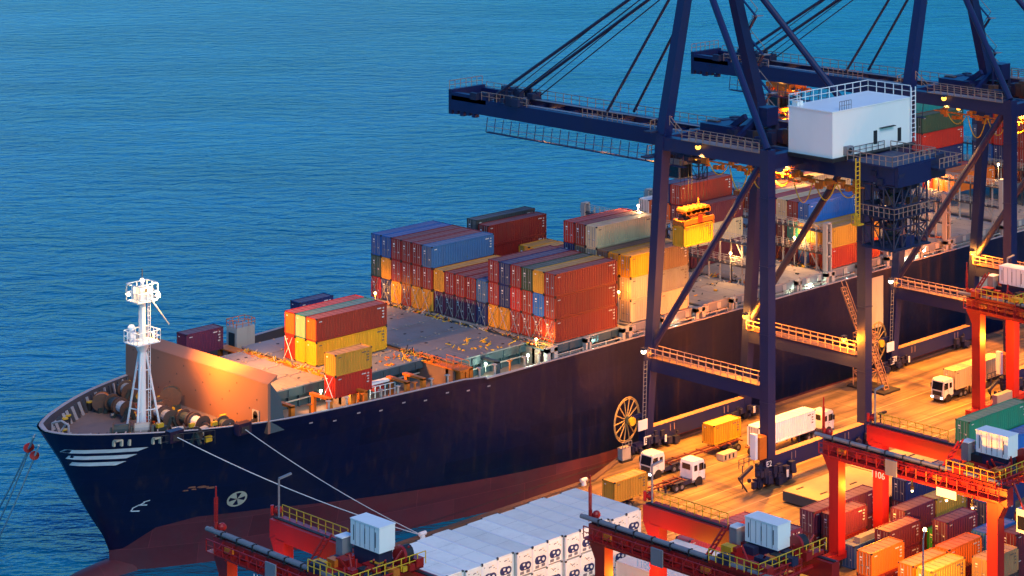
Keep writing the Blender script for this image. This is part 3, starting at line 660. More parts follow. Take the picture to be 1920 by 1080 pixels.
# transverse lashing walkways between hatches
for bi in range(len(BAYS) - 1):
    x = (BAYS[bi][1] + BAYS[bi + 1][0]) / 2; yn = min(BAYS[bi][2], BAYS[bi + 1][2]); yn = max(.9, yn - (3.5 if bi < 3 else 0)); yf = 2 * CY - yn
    col = 'orangegear' if bi < 2 else ('coam' if bi == 2 else 'shipgrey')
    b = MB().mat('deck'); b.box(x - .7, yn + 1.5, 12.5, x + .7, yf - 1.5, 15.1)
    b.mat(col); b.box(x - .85, yn, 15.12, x + .85, yf, 15.3)
    for y in (yn + .3, yn + 3.0, yf - 3.0, yf - .3): 
        b.box(x - .7, y - .3, 12.5, x - .2, y + .3, 15.12); b.box(x + .3, y - .3, 12.5, x + .75, y + .3, 15.12)
    o = b.obj('lashing_walkway', ship)
    if bi < 3: 
        r_ = MB().mat(col).rail([(x - .8, yn, 15.3), (x - .8, yn + 9, 15.3)], 1.1, 1.5, .05).rail([(x + .8, yn, 15.3), (x + .8, yn + 5, 15.3)], 1.1, 1.5, .05); r_.obj('railing', o)
# tall lashing bridges aft
for x in (22.1, 37.0, 52.2, 67.9, 83.9, 99.4, 114.4):
    b = MB().mat('shipgrey' if x < 60 else 'coam')
    ys = [1.0 + 2.53 * i for i in range(18)]
    for i, y in enumerate(ys):
        b.mat('shipgrey' if i % 3 else 'bulwark'); b.box(x - .12, y, 15.3, x + .12, y + .22, 22.6)
    for z in (18.3, 21.9):
        b.mat('bulwark'); b.box(x - .5, .9, z, x + .5, 44.4, z + .18); b.mat('shipgrey')
        b.rail([(x - .5, .9, z + .18), (x - .5, 44.4, z + .18)], 1.1, 1.26, .05); b.rail([(x + .5, .9, z + .18), (x + .5, 44.4, z + .18)], 1.1, 1.26, .05)
    b.mat('shipgrey')
    for s_ in (0, 1):
        y = .8 if s_ == 0 else 43.2
        for d in (-.5, .5): b.box(x + d - .14, y, 12.5, x + d + .14, y + .9, 23.6)
        for z in (15.4, 18, 20.2, 23.4): b.box(x - .62, y, z, x + .62, y + .9, z + .25)
    b.beam((x, 3, 15.5), (x, 7.5, 21.9), .15, .2); b.beam((x, 36, 21.9), (x, 41, 15.5), .15, .2)
    o = b.obj('lashing_bridge', ship)
# side pedestals along the quayside gunwale with lamps
for i, x in enumerate([-23.0, -16, -8.3, -.6, 7.1, 14.6, 22.1, 29.5, 37.0, 44.5, 52.2, 60, 67.9, 75.8, 83.9, 92, 99.4, 107]):
    b = MB().mat('shipgrey'); wd = 1.0 if i % 2 == 0 else .55
    b.box(x - wd, .5, 12.5, x - wd * .35, 1.25, 15.5); b.box(x + wd * .35, .5, 12.5, x + wd, 1.25, 15.5); b.box(x - wd, .5, 14.9, x + wd, 1.25, 15.62); b.box(x - wd, .5, 12.5, x + wd, 1.25, 13.4)
    b.obj('container_pedestal', ship)
    bb_ = MB().mat('shipgrey'); x2 = x + 3.8
    bb_.rail([(x + wd, .6, 12.6), (x + 7 - wd, .6, 12.6)], 1.7, 3.3, .1); bb_.box(x2 - 1.3, 2.4, 12.5, x2 + 1.3, 2.6, 14.0)
    bb_.obj('side_railing', ship)
def deck_lamp(x, y, z, k='lamp_green', pw=220, col=(.7, 1, .75), drop=1.2):
    b = MB().mat('shipgrey'); b.tube((x, y, z - drop), (x, y, z - .1), .06, 5); b.mat(k); b.sphere((x, y, z), .22, 8)
    b.obj('deck_lamp', ship); point((x, y - .4, z), pw, col, .2, 'deck_light')
for x, y, z, p in [(-14.2, 1.9, 14.6, 300), (-25.5, 3.0, 14.6, 250), (-32.0, 4.6, 14.4, 200), (-3.0, 1.9, 14.6, 400), (2.6, 1.9, 14.4, 250), (29.0, 1.9, 14.4, 200), (33.2, 1.9, 14.0, 200), (42.0, 1.9, 14.6, 500), (62, 1.9, 14.5, 400), (57.5, 1.9, 14.3, 300), (-56.6, 9.6, 15.0, 250), (-52.2, 7.9, 14.6, 250)]:
    deck_lamp(x, y, z, pw=p)
for x, y, z, p in [(21.4, 8.2, 20.3, 250), (36.3, 8.0, 20.3, 350), (67.0, 14, 20.5, 300), (83.2, 18, 21.5, 400), (99.0, 3.6, 22.0, 300), (84.8, 3.0, 26.0, 300)]:
    deck_lamp(x, y, z, 'lamp_warm', p * 3, AMB2, 4.4)
deck_lamp(6.8, 14.24, 29.5, 'lamp_warm', 1500, WARM, 14)
deck_lamp(-24.5, 40.2, 17.4, 'lamp_warm', 500, AMB)
deck_lamp(-23.6, 3.4, 16.4, 'lamp_warm', 450, AMB); deck_lamp(-8.4, 2.3, 20.6, 'lamp_warm', 280, AMB, 5)
# forward quayside structures between bulwark and hatches
for x in (-63.5, -58.2, -53.0, -46.5, -44.0, -38.2, -36.4, -31.8):
    yn = hull_y(x, 13.8) + 1.6
    b = MB().mat('orangegear' if x < -36 else 'coam'); b.box(x - .3, yn, 12.5, x + .3, yn + .6, 15.1); b.box(x - .3, yn, 14.9, x + .3, yn + 4.5, 15.2); b.box(x - .25, yn + 3.6, 12.5, x + .25, yn + 4.1, 14.9)
    b.obj('side_stanchion', ship)
for i in range(15):
    x = -61.5 + i * 2.6; y = hull_y(x, 13.8) + .9
    MB().mat('shipgrey' if i % 3 else 'orangegear').box(x - .12, y, 12.5, x + .12, y + .2, 15.0).box(x - .3, y - .1, 15.0, x + .3, y + .5, 15.12).obj('rail_post', ship)
b = MB().mat('shipgrey'); b.box(-50.6, 38.4, 13, -47.5, 41, 17.4); b.mat('dark'); b.box(-50.65, 38.9, 14, -50.6, 40.4, 16.6); b.mat('orangegear'); b.rail([(-50.6, 38.4, 17.4), (-47.5, 38.4, 17.4), (-47.5, 41, 17.4), (-50.6, 41, 17.4), (-50.6, 38.4, 17.4)], 1, 1, .05); b.obj('deck_locker', ship)
b = MB().mat('white'); b.box(-50.0, 7.2, 14.7, -46.9, 8.2, 15.0); b.mat('red' if 'red' in M else 'c red'); b.box(-49.4, 7.0, 13.7, -48.0, 8.2, 14.6); b.mat('white'); b.rail([(-50.4, 6.9, 13.0), (-46.5, 6.5, 13.0)], 1.6, .8, .06); b.obj('accommodation_ladder_winch', ship)
# crossed lashing rods on the bottom tiers
rodm = {}
def rods(x, ys, z0, h=3.3, mat='grey'):
    for y in ys:
        for k, (a, c_) in enumerate(((.2, 2.1), (2.2, .35))):
            if (h, mat, k) not in rodm: rodm[(h, mat, k)] = MB().mat(mat).tube((-.12 - .03 * k, a, 0), (-.05, c_, h), .05, 4, caps=False).mesh('lashing_rod')
            o = bpy.data.objects.new('lashing_rod', rodm[(h, mat, k)]); C.objects.link(o); o.parent = ship; o.location = (x, y, z0)
rods(-21.8, [rowY(k) for k in range(0, 11)], 15.7); rods(-22.3, [rowY(k) for k in range(11, 17)], 15.7)
rods(-51.55, [17.9 + RW * 2], 15.7, 3.2, 'white'); rods(-56.9, [6.1], 14.7, 2.8, 'white')
rods(38.1, [rowY(k) for k in range(0, 6)], 15.7, 4, 'orangegear'); rods(100.3, [rowY(k) for k in range(1, 8)], 19, 4, 'orangegear')

# hull markings (thin plates following the shell)
def hull_patch(name, quads, mat, lift=.06):
    b = MB().mat(mat)
    for (x0, z0, x1, z1, x2, z2, x3, z3) in quads:
        n = 10
        vs = []
        for i in range(n + 1):
            t = i / n
            xa, za = x0 + (x1 - x0) * t, z0 + (z1 - z0) * t; xb, zb = x3 + (x2 - x3) * t, z3 + (z2 - z3) * t
            vs += [(xa - lift * .6, hull_y(xa, za) - lift, za), (xb - lift * .6, hull_y(xb, zb) - lift, zb)]
        b.add(vs, [(2 * i, 2 * i + 2, 2 * i + 3, 2 * i + 1) for i in range(n)])
    return b.obj(name, ship)
q = []
for k in range(3):
    zt = 12.4 - k * .98; zb = zt - .55
    xl = interp(zt, STEM) + .55; q.append((xl, zb, -81.6 - k * .8, zb, -80.7 - k * .8, zt, xl, zt))
hull_patch('bow_stripes', q, 'white', .1)
random.seed(4)
for i in range(7):
    x = -75.2 + i * .42 + random.uniform(-.15, .15); z = 5.15 + random.uniform(-.1, .35); l_ = random.uniform(.5, 1.0)
    hull_patch('rust_stain', [(x, z, x + l_, z - .05, x + l_ * .9, z + random.uniform(.1, .3), x + .15, z + random.uniform(.15, .35))], 'rust', .03 + .004 * i)
# thruster mark: ring with cross, and bulb mark
def ring_mark(cx, cz, r, n=20):
    qs = []
    for i in range(n):
        a, c = 2 * math.pi * i / n, 2 * math.pi * (i + 1) / n
        qs.append((cx + r * math.cos(a), cz + r * math.sin(a), cx + r * math.cos(c), cz + r * math.sin(c), cx + r * .8 * math.cos(c), cz + r * .8 * math.sin(c), cx + r * .8 * math.cos(a), cz + r * .8 * math.sin(a)))
    for a in (45, 135, 225, 315):
        a = R(a); c_, s_ = math.cos(a), math.sin(a)
        qs.append((cx, cz, cx + r * .8 * math.cos(a - .45), cz + r * .8 * math.sin(a - .45), cx + r * .85 * c_, cz + r * .85 * s_, cx + r * .8 * math.cos(a + .45), cz + r * .8 * math.sin(a + .45)))
    return qs
M['markcream'] = paint('marking cream', (.50, .45, .33), .6, .3, var=0)
hull_patch('thruster_mark', ring_mark(-68.6, 2.95, 1.15), 'markcream', .05)
hull_patch('bulb_mark', [(-79.486, 3.486, -78.556, 3.424, -78.556, 3.579, -79.486, 3.641), (-79.486, 3.548, -78.928, 3.982, -78.866, 3.858, -79.3, 3.486), (-79.114, 3.92, -78.432, 4.106, -78.432, 4.261, -79.052, 4.044), (-79.982, 2.618, -79.114, 2.556, -79.114, 2.742, -79.982, 2.773), (-80.106, 2.68, -79.982, 3.114, -79.858, 3.114, -79.951, 2.68), (-79.982, 3.052, -79.486, 3.424, -79.486, 3.579, -80.044, 3.176)], 'white', .05)
hull_patch('hull_panel', [(46.0, 4.4, 49.6, 4.4, 49.6, 12.9, 46.0, 12.9)], 'c cream' if False else 'markcream', .06)
hull_patch('hull_panel', [(74.2, 1.0, 79.4, 1.0, 79.4, 8.9, 74.2, 8.9)], 'markcream', .06)
random.seed(3)
qs = []
for i in range(9): x = -62 + i * 3.4; z = topz(x) - 1.4 - .4 * (i % 2); qs.append((x, z, x + .5, z, x + .5, z + .2, x, z + .2))
hull_patch('scupper', qs, 'rimw', .05)
# fairleads on the shell and chocks
for x in (-84.4, -80.6):
    b = MB().mat('markcream'); 
    for d in (0, .75, 1.5): y = hull_y(x + d, 13.2); b.box(x + d - .12, y - .35, 12.9, x + d + .12, y + .1, 13.7)
    y = hull_y(x + .7, 13.2); b.box(x - .1, y - .35, 13.6, x + 1.6, y + .3, 13.8); b.obj('fairlead', ship)
for x in (-78.6, -71.0):
    y = hull_y(x, 13.8); b = MB().mat('hull'); b.cbox((x, y - .2, 13.9), (2.0, 1.2, 1.5)); b.mat('dark'); b.cbox((x, y - .82, 13.8), (1.2, .06, .8)); b.obj('mooring_chock', ship)

# foredeck machinery
def drum(b, c, r, ln, ax, mat='winchgreen', flange=1.5):
    c = Vector(c); a = Vector(ax).normalized() * ln / 2
    b.mat(mat); b.tube(c - a, c + a, r, 14); b.mat('flange')
    for s in (-1, 1): b.tube(c + a * s, c + a * s * 1.12, r * flange, 16)
def winch(x, y, ax, label_rope, n=2, cab=True, s=1.0):
    o = MB(); u = Vector(ax).normalized(); v = Vector((-u.y, u.x, 0)); c = Vector((x, y, 12.5))
    o.mat('winchgreen')
    for i in range(n): drum(o, c + u * (i - (n - 1) / 2) * 2.6 * s + Vector((0, 0, 1.5 * s)), .75 * s, 1.9 * s, ax, ['rope', 'winchgreen', 'shipgrey'][(i + label_rope) % 3])
    o.mat('winchgreen')
    for i in range(n + 1):
        p = c + u * (i - n / 2) * 2.6 * s; o.beam(p - v * .9 * s, p + Vector((0, 0, 1.8 * s)), .3, .4); o.beam(p + v * .9 * s, p + Vector((0, 0, 1.8 * s)), .3, .4)
    p = c + u * (n / 2 + .35) * 2.6 * s; o.cbox(p + Vector((0, 0, .9)), (1.3 * s, 1.3 * s, 1.6 * s)); o.mat('yel'); o.cbox(p + Vector((0, 0, 1.9)) - v * .5, (.9 * s, .5 * s, .5)); o.cbox(c - v * 1.3 * s + Vector((0, 0, .5)), (.9, .5, .7))
    o.mat('shipgrey'); o.beam(c - v * 1.4 * s + Vector((0, 0, .4)), c + v * 1.2 * s + Vector((0, 0, .5)), .25, .25)
    return o.obj('mooring_winch', ship)
winch(-80.9, 16.8, (1, -.7, 0), 1); winch(-77.0, 12.4, (1, -.4, 0), 2, 1, s=.8); winch(-72.2, 23.5, (.2, 1, 0), 1, 1, s=.9); winch(-76.2, 27.5, (.1, 1, 0), 0); winch(-74.5, 19.3, (.2, 1, 0), 2, 2); winch(-73.6, 14.0, (0, 1, 0), 0, 2)
winch(-71.5, 33.3, (.3, 1, 0), 2, 1); winch(-71.6, 9.6, (.2, 1, 0), 1, 1, s=.9); winch(-75.2, 9.6, (1, .3, 0), 2, 1, s=.85)
b = MB(); drum(b, (-70.2, 24.7, 14.4), 1.3, 1.3, (0.7, 1, 0), 'winchgreen', 1.12); b.mat('winchgreen'); b.box(-71, 23.5, 12.5, -69.4, 26, 13.4); b.obj('rope_reel', ship)
b = MB(); drum(b, (-76.5, 31.5, 13.9), 1.1, 1.3, (0.7, 1, 0), 'orangegear', 1.1); b.mat('winchgreen'); b.box(-77.3, 30.8, 12.5, -75.7, 32.2, 13.2); b.obj('rope_reel', ship)
gear(-76.5, 11, 20, 40, ['winchgreen', 'yel', 'dark', 'flange'], 1.6, 12.5); gear(-73.5, 10, 30, 150, ['winchgreen', 'orangegear', 'yel', 'dark', 'c red'], 2.5, 12.5)
for x, y in [(-87.2, 23.6), (-86.2, 24.4), (-85.2, 17.3), (-84.2, 16.4), (-77.3, 33.2), (-75.9, 34.2), (-83.5, 28.8), (-82.5, 29.8)]:
    MB().mat('dark').tube((x, y, 12.5), (x, y, 13.6), .38, 12).mat('yel').tube((x, y, 13.6), (x, y, 13.75), .44, 12).obj('deck_bollard', ship)
b = MB().mat('dark'); b.rail([(-80.3, 10.8, 12.5), (-74.5, 7.6, 12.5)], 1.7, 1.3, .06); b.obj('companion_railing', ship)
b = MB().mat('rimw'); b.path([(-87.6, 24.8, 12.5), (-87.6, 24.8, 14.8), (-87.2, 23.2, 15.3), (-86.9, 22.0, 14.9), (-86.9, 21.8, 12.5)], .14); b.tube((-88, 24, 12.6), (-86.6, 23, 14.9), .12); b.obj('bow_frame', ship)

# foremast
mast = MB().mat('white'); mx_, my_ = -78.3, 18.6
mast.tube((mx_, my_, 12.5), (mx_, my_, 24.6), .52, 14, .46); mast.tube((mx_, my_, 24.6), (mx_, my_, 31.2), .45, 12, .42)
mast.tube((mx_, my_, 23.4), (mx_, my_, 24.4), .6, 14, 1.0)
for dx, dy in ((-.6, 2.8), (-1.5, -1.2), (2.2, -.9)):
    mast.tube((mx_ + dx, my_ + dy, 12.5), (mx_ + dx * .2, my_ + dy * .2, 23.2), .15, 8)
    for z in (15.5, 18.2, 20.8): k = 1 - (z - 12.5) / 10.7 * .75; mast.tube((mx_ + dx * k, my_ + dy * k, z), (mx_, my_, z), .08, 6)
mast.ladder((mx_ + .8, my_ - .5, 13), (mx_ + .7, my_ - .5, 31), .5, (0, 1, 0))
mo = mast.obj('foremast', ship)
b = MB().mat('white'); b.box(mx_ - 1.7, my_ - 1.6, 24.5, mx_ + 1.7, my_ + 1.6, 24.65); b.rail([(mx_ - 1.7, my_ - 1.6, 24.65), (mx_ + 1.7, my_ - 1.6, 24.65), (mx_ + 1.7, my_ + 1.6, 24.65), (mx_ - 1.7, my_ + 1.6, 24.65), (mx_ - 1.7, my_ - 1.6, 24.65)], 1.5, .85, .06); b.cbox((mx_ - .9, my_ + 1, 25.4), (.8, .8, .9)); b.sphere((mx_ - .9, my_ + 1.1, 26.4), .5)
b.obj('mast_platform', mo)
b = MB().mat('white'); b.box(mx_ - 1.5, my_ - 1.3, 30.0, mx_ + 1.5, my_ + 1.3, 30.15); b.box(mx_ - .8, my_ - .8, 30.15, mx_ + .8, my_ + .8, 31.9); b.rail([(mx_ - 1.5, my_ - 1.3, 30.15), (mx_ + 1.5, my_ - 1.3, 30.15), (mx_ + 1.5, my_ + 1.3, 30.15), (mx_ - 1.5, my_ + 1.3, 30.15), (mx_ - 1.5, my_ - 1.3, 30.15)], 2.2, 1.2, .08); b.tube((mx_, my_, 31.9), (mx_, my_, 32.9), .25); b.mat('dark'); b.cbox((mx_ - .2, my_ - 1.32, 31.6), (.5, .05, .5)); b.tube((mx_, my_, 33.2), (mx_, my_, 34.2), .06)
b.mat('shipgrey'); b.tube((mx_ + .6, my_ - 1.3, 30.2), (mx_ + 2.0, my_ - 3.2, 27.0), .09); b.obj('mast_crow_nest', mo)
b = MB().mat('lamp_warm'); b.sphere((mx_, my_, 32.7), .3, 8); b.obj('mast_lamp', mo)
for dx, dy in ((1.3, -1.7), (-1.0, 1.7), (1.5, 0.4)):
    b = MB().mat('white'); b.tube((mx_ + dx * .7, my_ + dy * .7, 30.6), (mx_ + dx, my_ + dy, 30.9), .08); b.mat('lamp_warm'); b.sphere((mx_ + dx, my_ + dy, 30.8), .33, 8); b.obj('mast_lamp', mo)
point((mx_ + 1.6, my_ - 2.0, 30.9), 2600, WARM, .3); point((mx_ - 1.2, my_ + 2.0, 30.9), 900, WARM, .3)
point((mx_ + 2.2, my_ + .4, 30.6), 60000, AMB, .4, 'flood_light', 70, .9, (1, -.05, -.62))
point((mx_ + 1.8, my_ - 1.6, 24.2), 15000, AMB, .4, 'flood_light', 95, .9, (1, -.55, -.78))
point((mx_ + 1.6, my_, 25.6), 3500, AMB, .3, 'flood_light', 120, .8, (.5, 0, -.8))

# mooring lines (each a rope of its own)
def rope(name, pts, r, lab, group, cat='mooring line', mat='rope'):
    b = MB().mat(mat); a, c = Vector(pts[0]), Vector(pts[-1]); sag = pts[1] if len(pts) == 3 else 0
    P_ = [a.lerp(c, i / 14) - Vector((0, 0, sag * 4 * (i / 14) * (1 - i / 14))) for i in range(15)]
    b.path(P_, r, 6); return tag(b.obj(name), lab, cat, group)
BOL = (-57.0, -12.9, .5)
rope('mooring_line', [(-78.6, hull_y(-78.6, 13.8) - .8, 13.8), .9, BOL], .06, 'pale mooring line from the forward chock down to the quay bollard', 'mooring lines from the bow to the quay')
rope('mooring_line', [(-71.0, hull_y(-71.0, 13.8) - .8, 13.8), .7, BOL], .055, 'pale mooring line from the chock beside the breakwater down to the quay bollard', 'mooring lines from the bow to the quay')
tips = [((-89.2, 26.6, 13.0), (-78.6, 56.0, -6.5), .35), ((-88.6, 27.4, 13.0), (-80.4, 52.0, -6.5), .33), ((-89.6, 24.6, 12.4), (-83.4, 46.4, -6.5), .36)]
GH = 'head lines running forward from the bow over the water'
for i, (a, c, t) in enumerate(tips):
    rope('head_line', [a, .4, c], .14, ['head line farthest left running from the bow out of the picture', 'middle head line running from the bow over the water', 'head line nearest the stem running down to the left edge'][i], GH, 'mooring line')
    p = Vector(a).lerp(Vector(c), .13 if i < 2 else .10); d = (Vector(c) - Vector(a)).normalized()
    b = MB().mat('c red'); b.tube(p, p + d * .12, .62, 14); b.tube(p - d * .3, p, .15, 8, .6)
    tag(b.obj('rat_guard'), ['red round rat guard on the leftmost head line', 'red round rat guard on the middle head line', 'red round rat guard on the line nearest the stem'][i], 'rat guard', 'red rat guards on the head lines')
for i, (x, y) in enumerate([(-57.0, -13.0), (-29, -12.9), (2.5, -7.8)]):
    b = MB().mat('white'); b.tube((x, y, 0), (x, y, .7), .4, 12, .3); b.tube((x - .5, y, .75), (x + .5, y, .75), .28, 10)
    tag(b.obj('quay_bollard'), ['white quay bollard holding the two bow lines', 'white quay bollard left of the mustard truck container', 'white quay bollard beyond the first crane sill beam'][i], 'bollard', 'bollards along the quay edge')

# ---------------------------------------------------------------- ship-to-shore cranes
def text_mesh(txt, size, mat, depth=.02):
    c = bpy.data.curves.new('t', 'FONT'); c.body = txt; c.size = size; c.extrude = depth; c.align_x = 'CENTER'; c.align_y = 'CENTER'
    o = bpy.data.objects.new('t', c); C.objects.link(o); dg = bpy.context.evaluated_depsgraph_get(); dg.update()
    me = bpy.data.meshes.new_from_object(o.evaluated_get(dg)); bpy.data.objects.remove(o); me.materials.clear(); me.materials.append(M[mat]); return me
def text_on(txt, size, mat, parent, loc, rot, name='number'):
    o = bpy.data.objects.new(name, text_mesh(txt, size, mat)); C.objects.link(o); o.parent = parent; o.location = loc; o.rotation_euler = rot; return o
def cage(b, x0, y0, z0, x1, y1, z1, nx, ny, nz, r=.1):
    for i in range(nx + 1):
        for j in range(ny + 1):
            if i in (0, nx) or j in (0, ny): X = x0 + (x1 - x0) * i / nx; Y = y0 + (y1 - y0) * j / ny; b.tube((X, Y, z0), (X, Y, z1), r, 5)
    for k in range(nz + 1):
        Z = z0 + (z1 - z0) * k / nz
        for a, c in (((x0, y0), (x1, y0)), ((x1, y0), (x1, y1)), ((x1, y1), (x0, y1)), ((x0, y1), (x0, y0))): b.tube((*a, Z), (*c, Z), r, 5)
        if k < nz:
            Z2 = z0 + (z1 - z0) * (k + 1) / nz
            for i in range(nx): b.tube((x0 + (x1 - x0) * i / nx, y0, Z), (x0 + (x1 - x0) * (i + 1) / nx, y0, Z2), r * .7, 5); b.tube((x0 + (x1 - x0) * i / nx, y1, Z2), (x0 + (x1 - x0) * (i + 1) / nx, y1, Z), r * .7, 5)
            for j in range(ny): b.tube((x0, y0 + (y1 - y0) * j / ny, Z), (x0, y0 + (y1 - y0) * (j + 1) / ny, Z2), r * .7, 5)
def bogie(T, x, y, n=4):
    b = MB().mat('crane'); b.box(x - 3.4, y - .5, 1.0, x + 3.4, y + .5, 1.55); b.box(x - .5, y - .45, 1.5, x + .5, y + .45, 2.3)
    b.mat('cranedark')
    for i in range(n): X = x - 2.7 + i * 5.4 / (n - 1); b.box(X - .35, y - .6, .5, X + .35, y - .4, 1.2)
    b.box(x - 3.9, y - .25, .3, x - 3.4, y + .25, 1.3); b.box(x + 3.4, y - .25, .3, x + 3.9, y + .25, 1.3)
    bo = b.obj('bogie', T)
    for i in range(n): X = x - 2.7 + i * 5.4 / (n - 1); MB().mat('dark').tube((X, y - .38, .55), (X, y + .38, .55), .52, 14).obj('wheel', bo)
    return bo
def sts(c, label, trolleyY, hang, num):
    T = thing('quay_crane', (c, 0, 0), label, 'gantry crane', 'quay cranes working the ship')
    H_ = 10.2; wsf = -8.3; lsf = -32.7
    for s in (-1, 1):
        MB().mat('crane').beam((s * H_, -8.2, 1.2), (s * H_, -11.9, 46.6), 1.25, 1.35, 1.7, 1.6).obj('leg', T)
        lg = MB().mat('crane').box(s * H_ - .75, lsf - .8, 1.2, s * H_ + .75, lsf + .8, 46.8)
        for z in (11.6, 21, 30.5, 40): lg.box(s * H_ - .81, lsf - .86, z, s * H_ + .81, lsf + .86, z + .18)
        lg.obj('leg', T)
        MB().mat('crane').beam((s * H_, -11.9, 46.4), (s * 3.2, -10.8, 73), 1.7, 1.6, 1.5, 1.4).obj('mast_leg', T)
        MB().mat('crane').tube((s * H_, lsf, 46.8), (s * 3.0, -11, 72.5), .5, 10).obj('backstay', T)
        # portal beam with walkway
        pb = MB().mat('crane').box(s * H_ - .6, -31.9, 12.0, s * H_ + .6, -9.3, 13.9).obj('portal_beam', T)
        r_ = MB().mat('flange'); r_.box(s * H_ - .8, -31.6, 13.92, s * H_ + .8, -9.5, 14.0).mat('rail')
        for dx in (-.78, .78): r_.rail([(s * H_ + dx, -31.6, 14.0), (s * H_ + dx, -9.5, 14.0)], 1.35, 1.5, .07)
        r_.obj('railing', pb)
        MB().mat('crane').tube((s * H_, -9.4, 15.0), (s * H_, -31.4, 44.6), .52, 10).obj('diagonal_brace', T)
        tb = MB().mat('crane').box(s * H_ - .7, -32.0, 44.4, s * H_ + .7, -11.2, 46.3).obj('top_tie_beam', T)
        r_ = MB().mat('rail')
        r_.rail([(s * H_ - .8, -14.0, 48.2), (s * H_ - .8, -16.5, 46.4), (s * H_ - .8, -31.8, 46.4)], 1.35, 1.4, .07); r_.rail([(s * H_ + .8, -16.5, 46.4), (s * H_ + .8, -31.8, 46.4)], 1.35, 1.4, .07)
        r_.box(s * H_ - .95, -31.8, 46.32, s * H_ + .95, -16.5, 46.42); r_.obj('railing', tb)
    for Y, a, t in ((wsf, 1.15, 3.35), (lsf, 2.0, 4.2)):
        sb = MB().mat('crane').box(-11.1, Y - .65, a, 11.1, Y + .65, t).mat('orangegear' if False else 'crane')
        for X in (-6, -5.2, 5.2, 6): sb.mat('rail').box(X - .06, Y - .67, t - 1.3, X + .06, Y - .645, t - .3)
        sb.mat('lamplit_top').box(-11.0, Y - .6, t + .004, 11.0, Y + .6, t + .03)  # thin plate coloured as if lit orange from above
        sb = sb.obj('sill_beam', T)
        random.seed(int(c) + int(Y))
        for X in (-9.3, 9.3):
            bo = bogie(T, X, Y)
            for i in range(12):
                dx = random.uniform(-4.2, 4.2); q = random.uniform(.3, .9); MB().mat('cranedark').cbox((X + dx, Y - random.uniform(.6, 1.3), random.uniform(.6, 2.6)), (q, q * .8, q * 1.2)).obj('drive_unit', bo)
            MB().mat('white').cbox((X + 1.3, Y - 1.75, 1.6), (.35, .1, 1.0)).obj('sign_plate', bo)
        for X in (-11.35, 10.7) if Y < -20 else (-11.3,):
            p = MB().mat('crane' if Y < -20 else 'white').box(X - .1, Y - .80, a + .05 if Y > -20 else t - 1.5, X + 1.3, Y - .70, a + 1.2 if Y > -20 else t - .2).obj('number_plate', T)
            text_on(num, 1.15, 'dark' if Y > -20 else 'white', p, (X + .6, Y - .81, (a + .62) if Y > -20 else t - .85), (R(90), 0, 0))
    for Y, z in ((-11.9, 46.3), (lsf, 46.0)):
        MB().mat('crane').box(-9.4, Y - .7, z - 1.9 - .05, 9.4, Y + .7, z + .05).obj('cross_beam', T)
    MB().mat('crane').beam((-3.6, -10.8, 71.8), (3.6, -10.8, 71.8), 1.6, 1.6).obj('mast_head_beam', T)
    # girder and boom: two box beams with cross ties and a slotted floor
    for s in (-1, 1):
        b = MB().mat('crane')
        b.box(s * 3.1 - .45, -50.2, 43.0, s * 3.1 + .45, 44.6, 45.4)
        b.beam((s * 3.1, 36, 45.3), (s * 3.1, 44.6, 45.3), .9, 1.2)
        b.mat('grey'); b.box(s * 2.2 - .4, -48, 45.42, s * 2.2 + .4, 40, 45.46)
        b.obj('boom_girder', T)
    tie = MB().mat('crane').box(-2.65, 0, 44.2, 2.65, .45, 44.9).mesh('cross_tie')
    for i in range(24): o = bpy.data.objects.new('cross_tie', tie); C.objects.link(o); o.parent = T; o.location = (0, -48 + i * 4.0, 0)
    b = MB().mat('crane')
    b.box(-3.5, 44.6, 42.3, 3.5, 45.4, 46.3); MB().mat('crane').box(-3.5, -50.9, 42.8, 3.5, -50.21, 45.6).obj('girder_end_frame', T)
    for s in (-1, 1):
        for k in range(4): MB().mat('crane').cbox((s * 3.1, 43.6 - k * 1.5, 42.8 - (k % 2) * .2), (.8, .9, .8 - k * .1)).obj('sheave_block', T)
    b.obj('boom_end_frame', T)
    random.seed(5)
    for s in (-1, 1):
        for i in range(16): MB().mat('cranedark').cbox((s * random.uniform(1.8, 3.9), random.uniform(28, 40), 45.9), (random.uniform(.4, 1), random.uniform(.5, 1.6), random.uniform(.5, 1.6))).obj('stay_bracket', T)
    for i in range(30): MB().mat(['cranedark', 'crane', 'cranedark', 'flange'][i % 4]).cbox((random.uniform(-3.2, 3.2), random.uniform(-26, -13), 46.2), (random.uniform(.5, 1.6), random.uniform(.6, 2.0), random.uniform(.6, 3.0))).obj('winch_unit', T)
    b = MB().mat('crane')
    b.beam((-3, -20, 46), (3, -20, 49.5), .7, .7); b.beam((-2, -16, 46), (-2, -20.5, 49), .6, .8); b.tube((-1, -22, 46), (-1, -22, 51), .12); b.cbox((0.5, -22.5, 49), (2.4, 2.0, 2.6)); b.box(-3.4, -19, 45.5, 3.4, -12.5, 47.4)
    b.obj('boom_hinge_machinery', T)
    b = MB().mat('rail')
    for s in (-1, 1):
        b.rail([(s * 3.55, -10.6, 45.4), (s * 3.55, 44.4, 45.4)] if s > 0 else [(s * 3.55, 26, 45.4), (s * 3.55, 37, 45.4)], 1.35, 1.9, .06)
    b.rail([(-3.4, 45.3, 46.3), (3.4, 45.3, 46.3)], 1.35, 1.2, .06); b.rail([(-11.3, -9.8, 43.4), (-9, -9.6, 43.4)], 1.35, .9, .07); b.rail([(-11.6, -10.6, 47.2), (-8.6, -10.2, 47.2)], 1.35, .9, .07)
    b.rail([(-3.55, 4, 45.4), (-3.55, 13, 45.4)], 1.35, 1.1, .06)
    b.obj('railing', T)
    b = MB().mat('crane'); b.box(-4.7, -10.4, 40.6, -4.1, 34.5, 40.75)
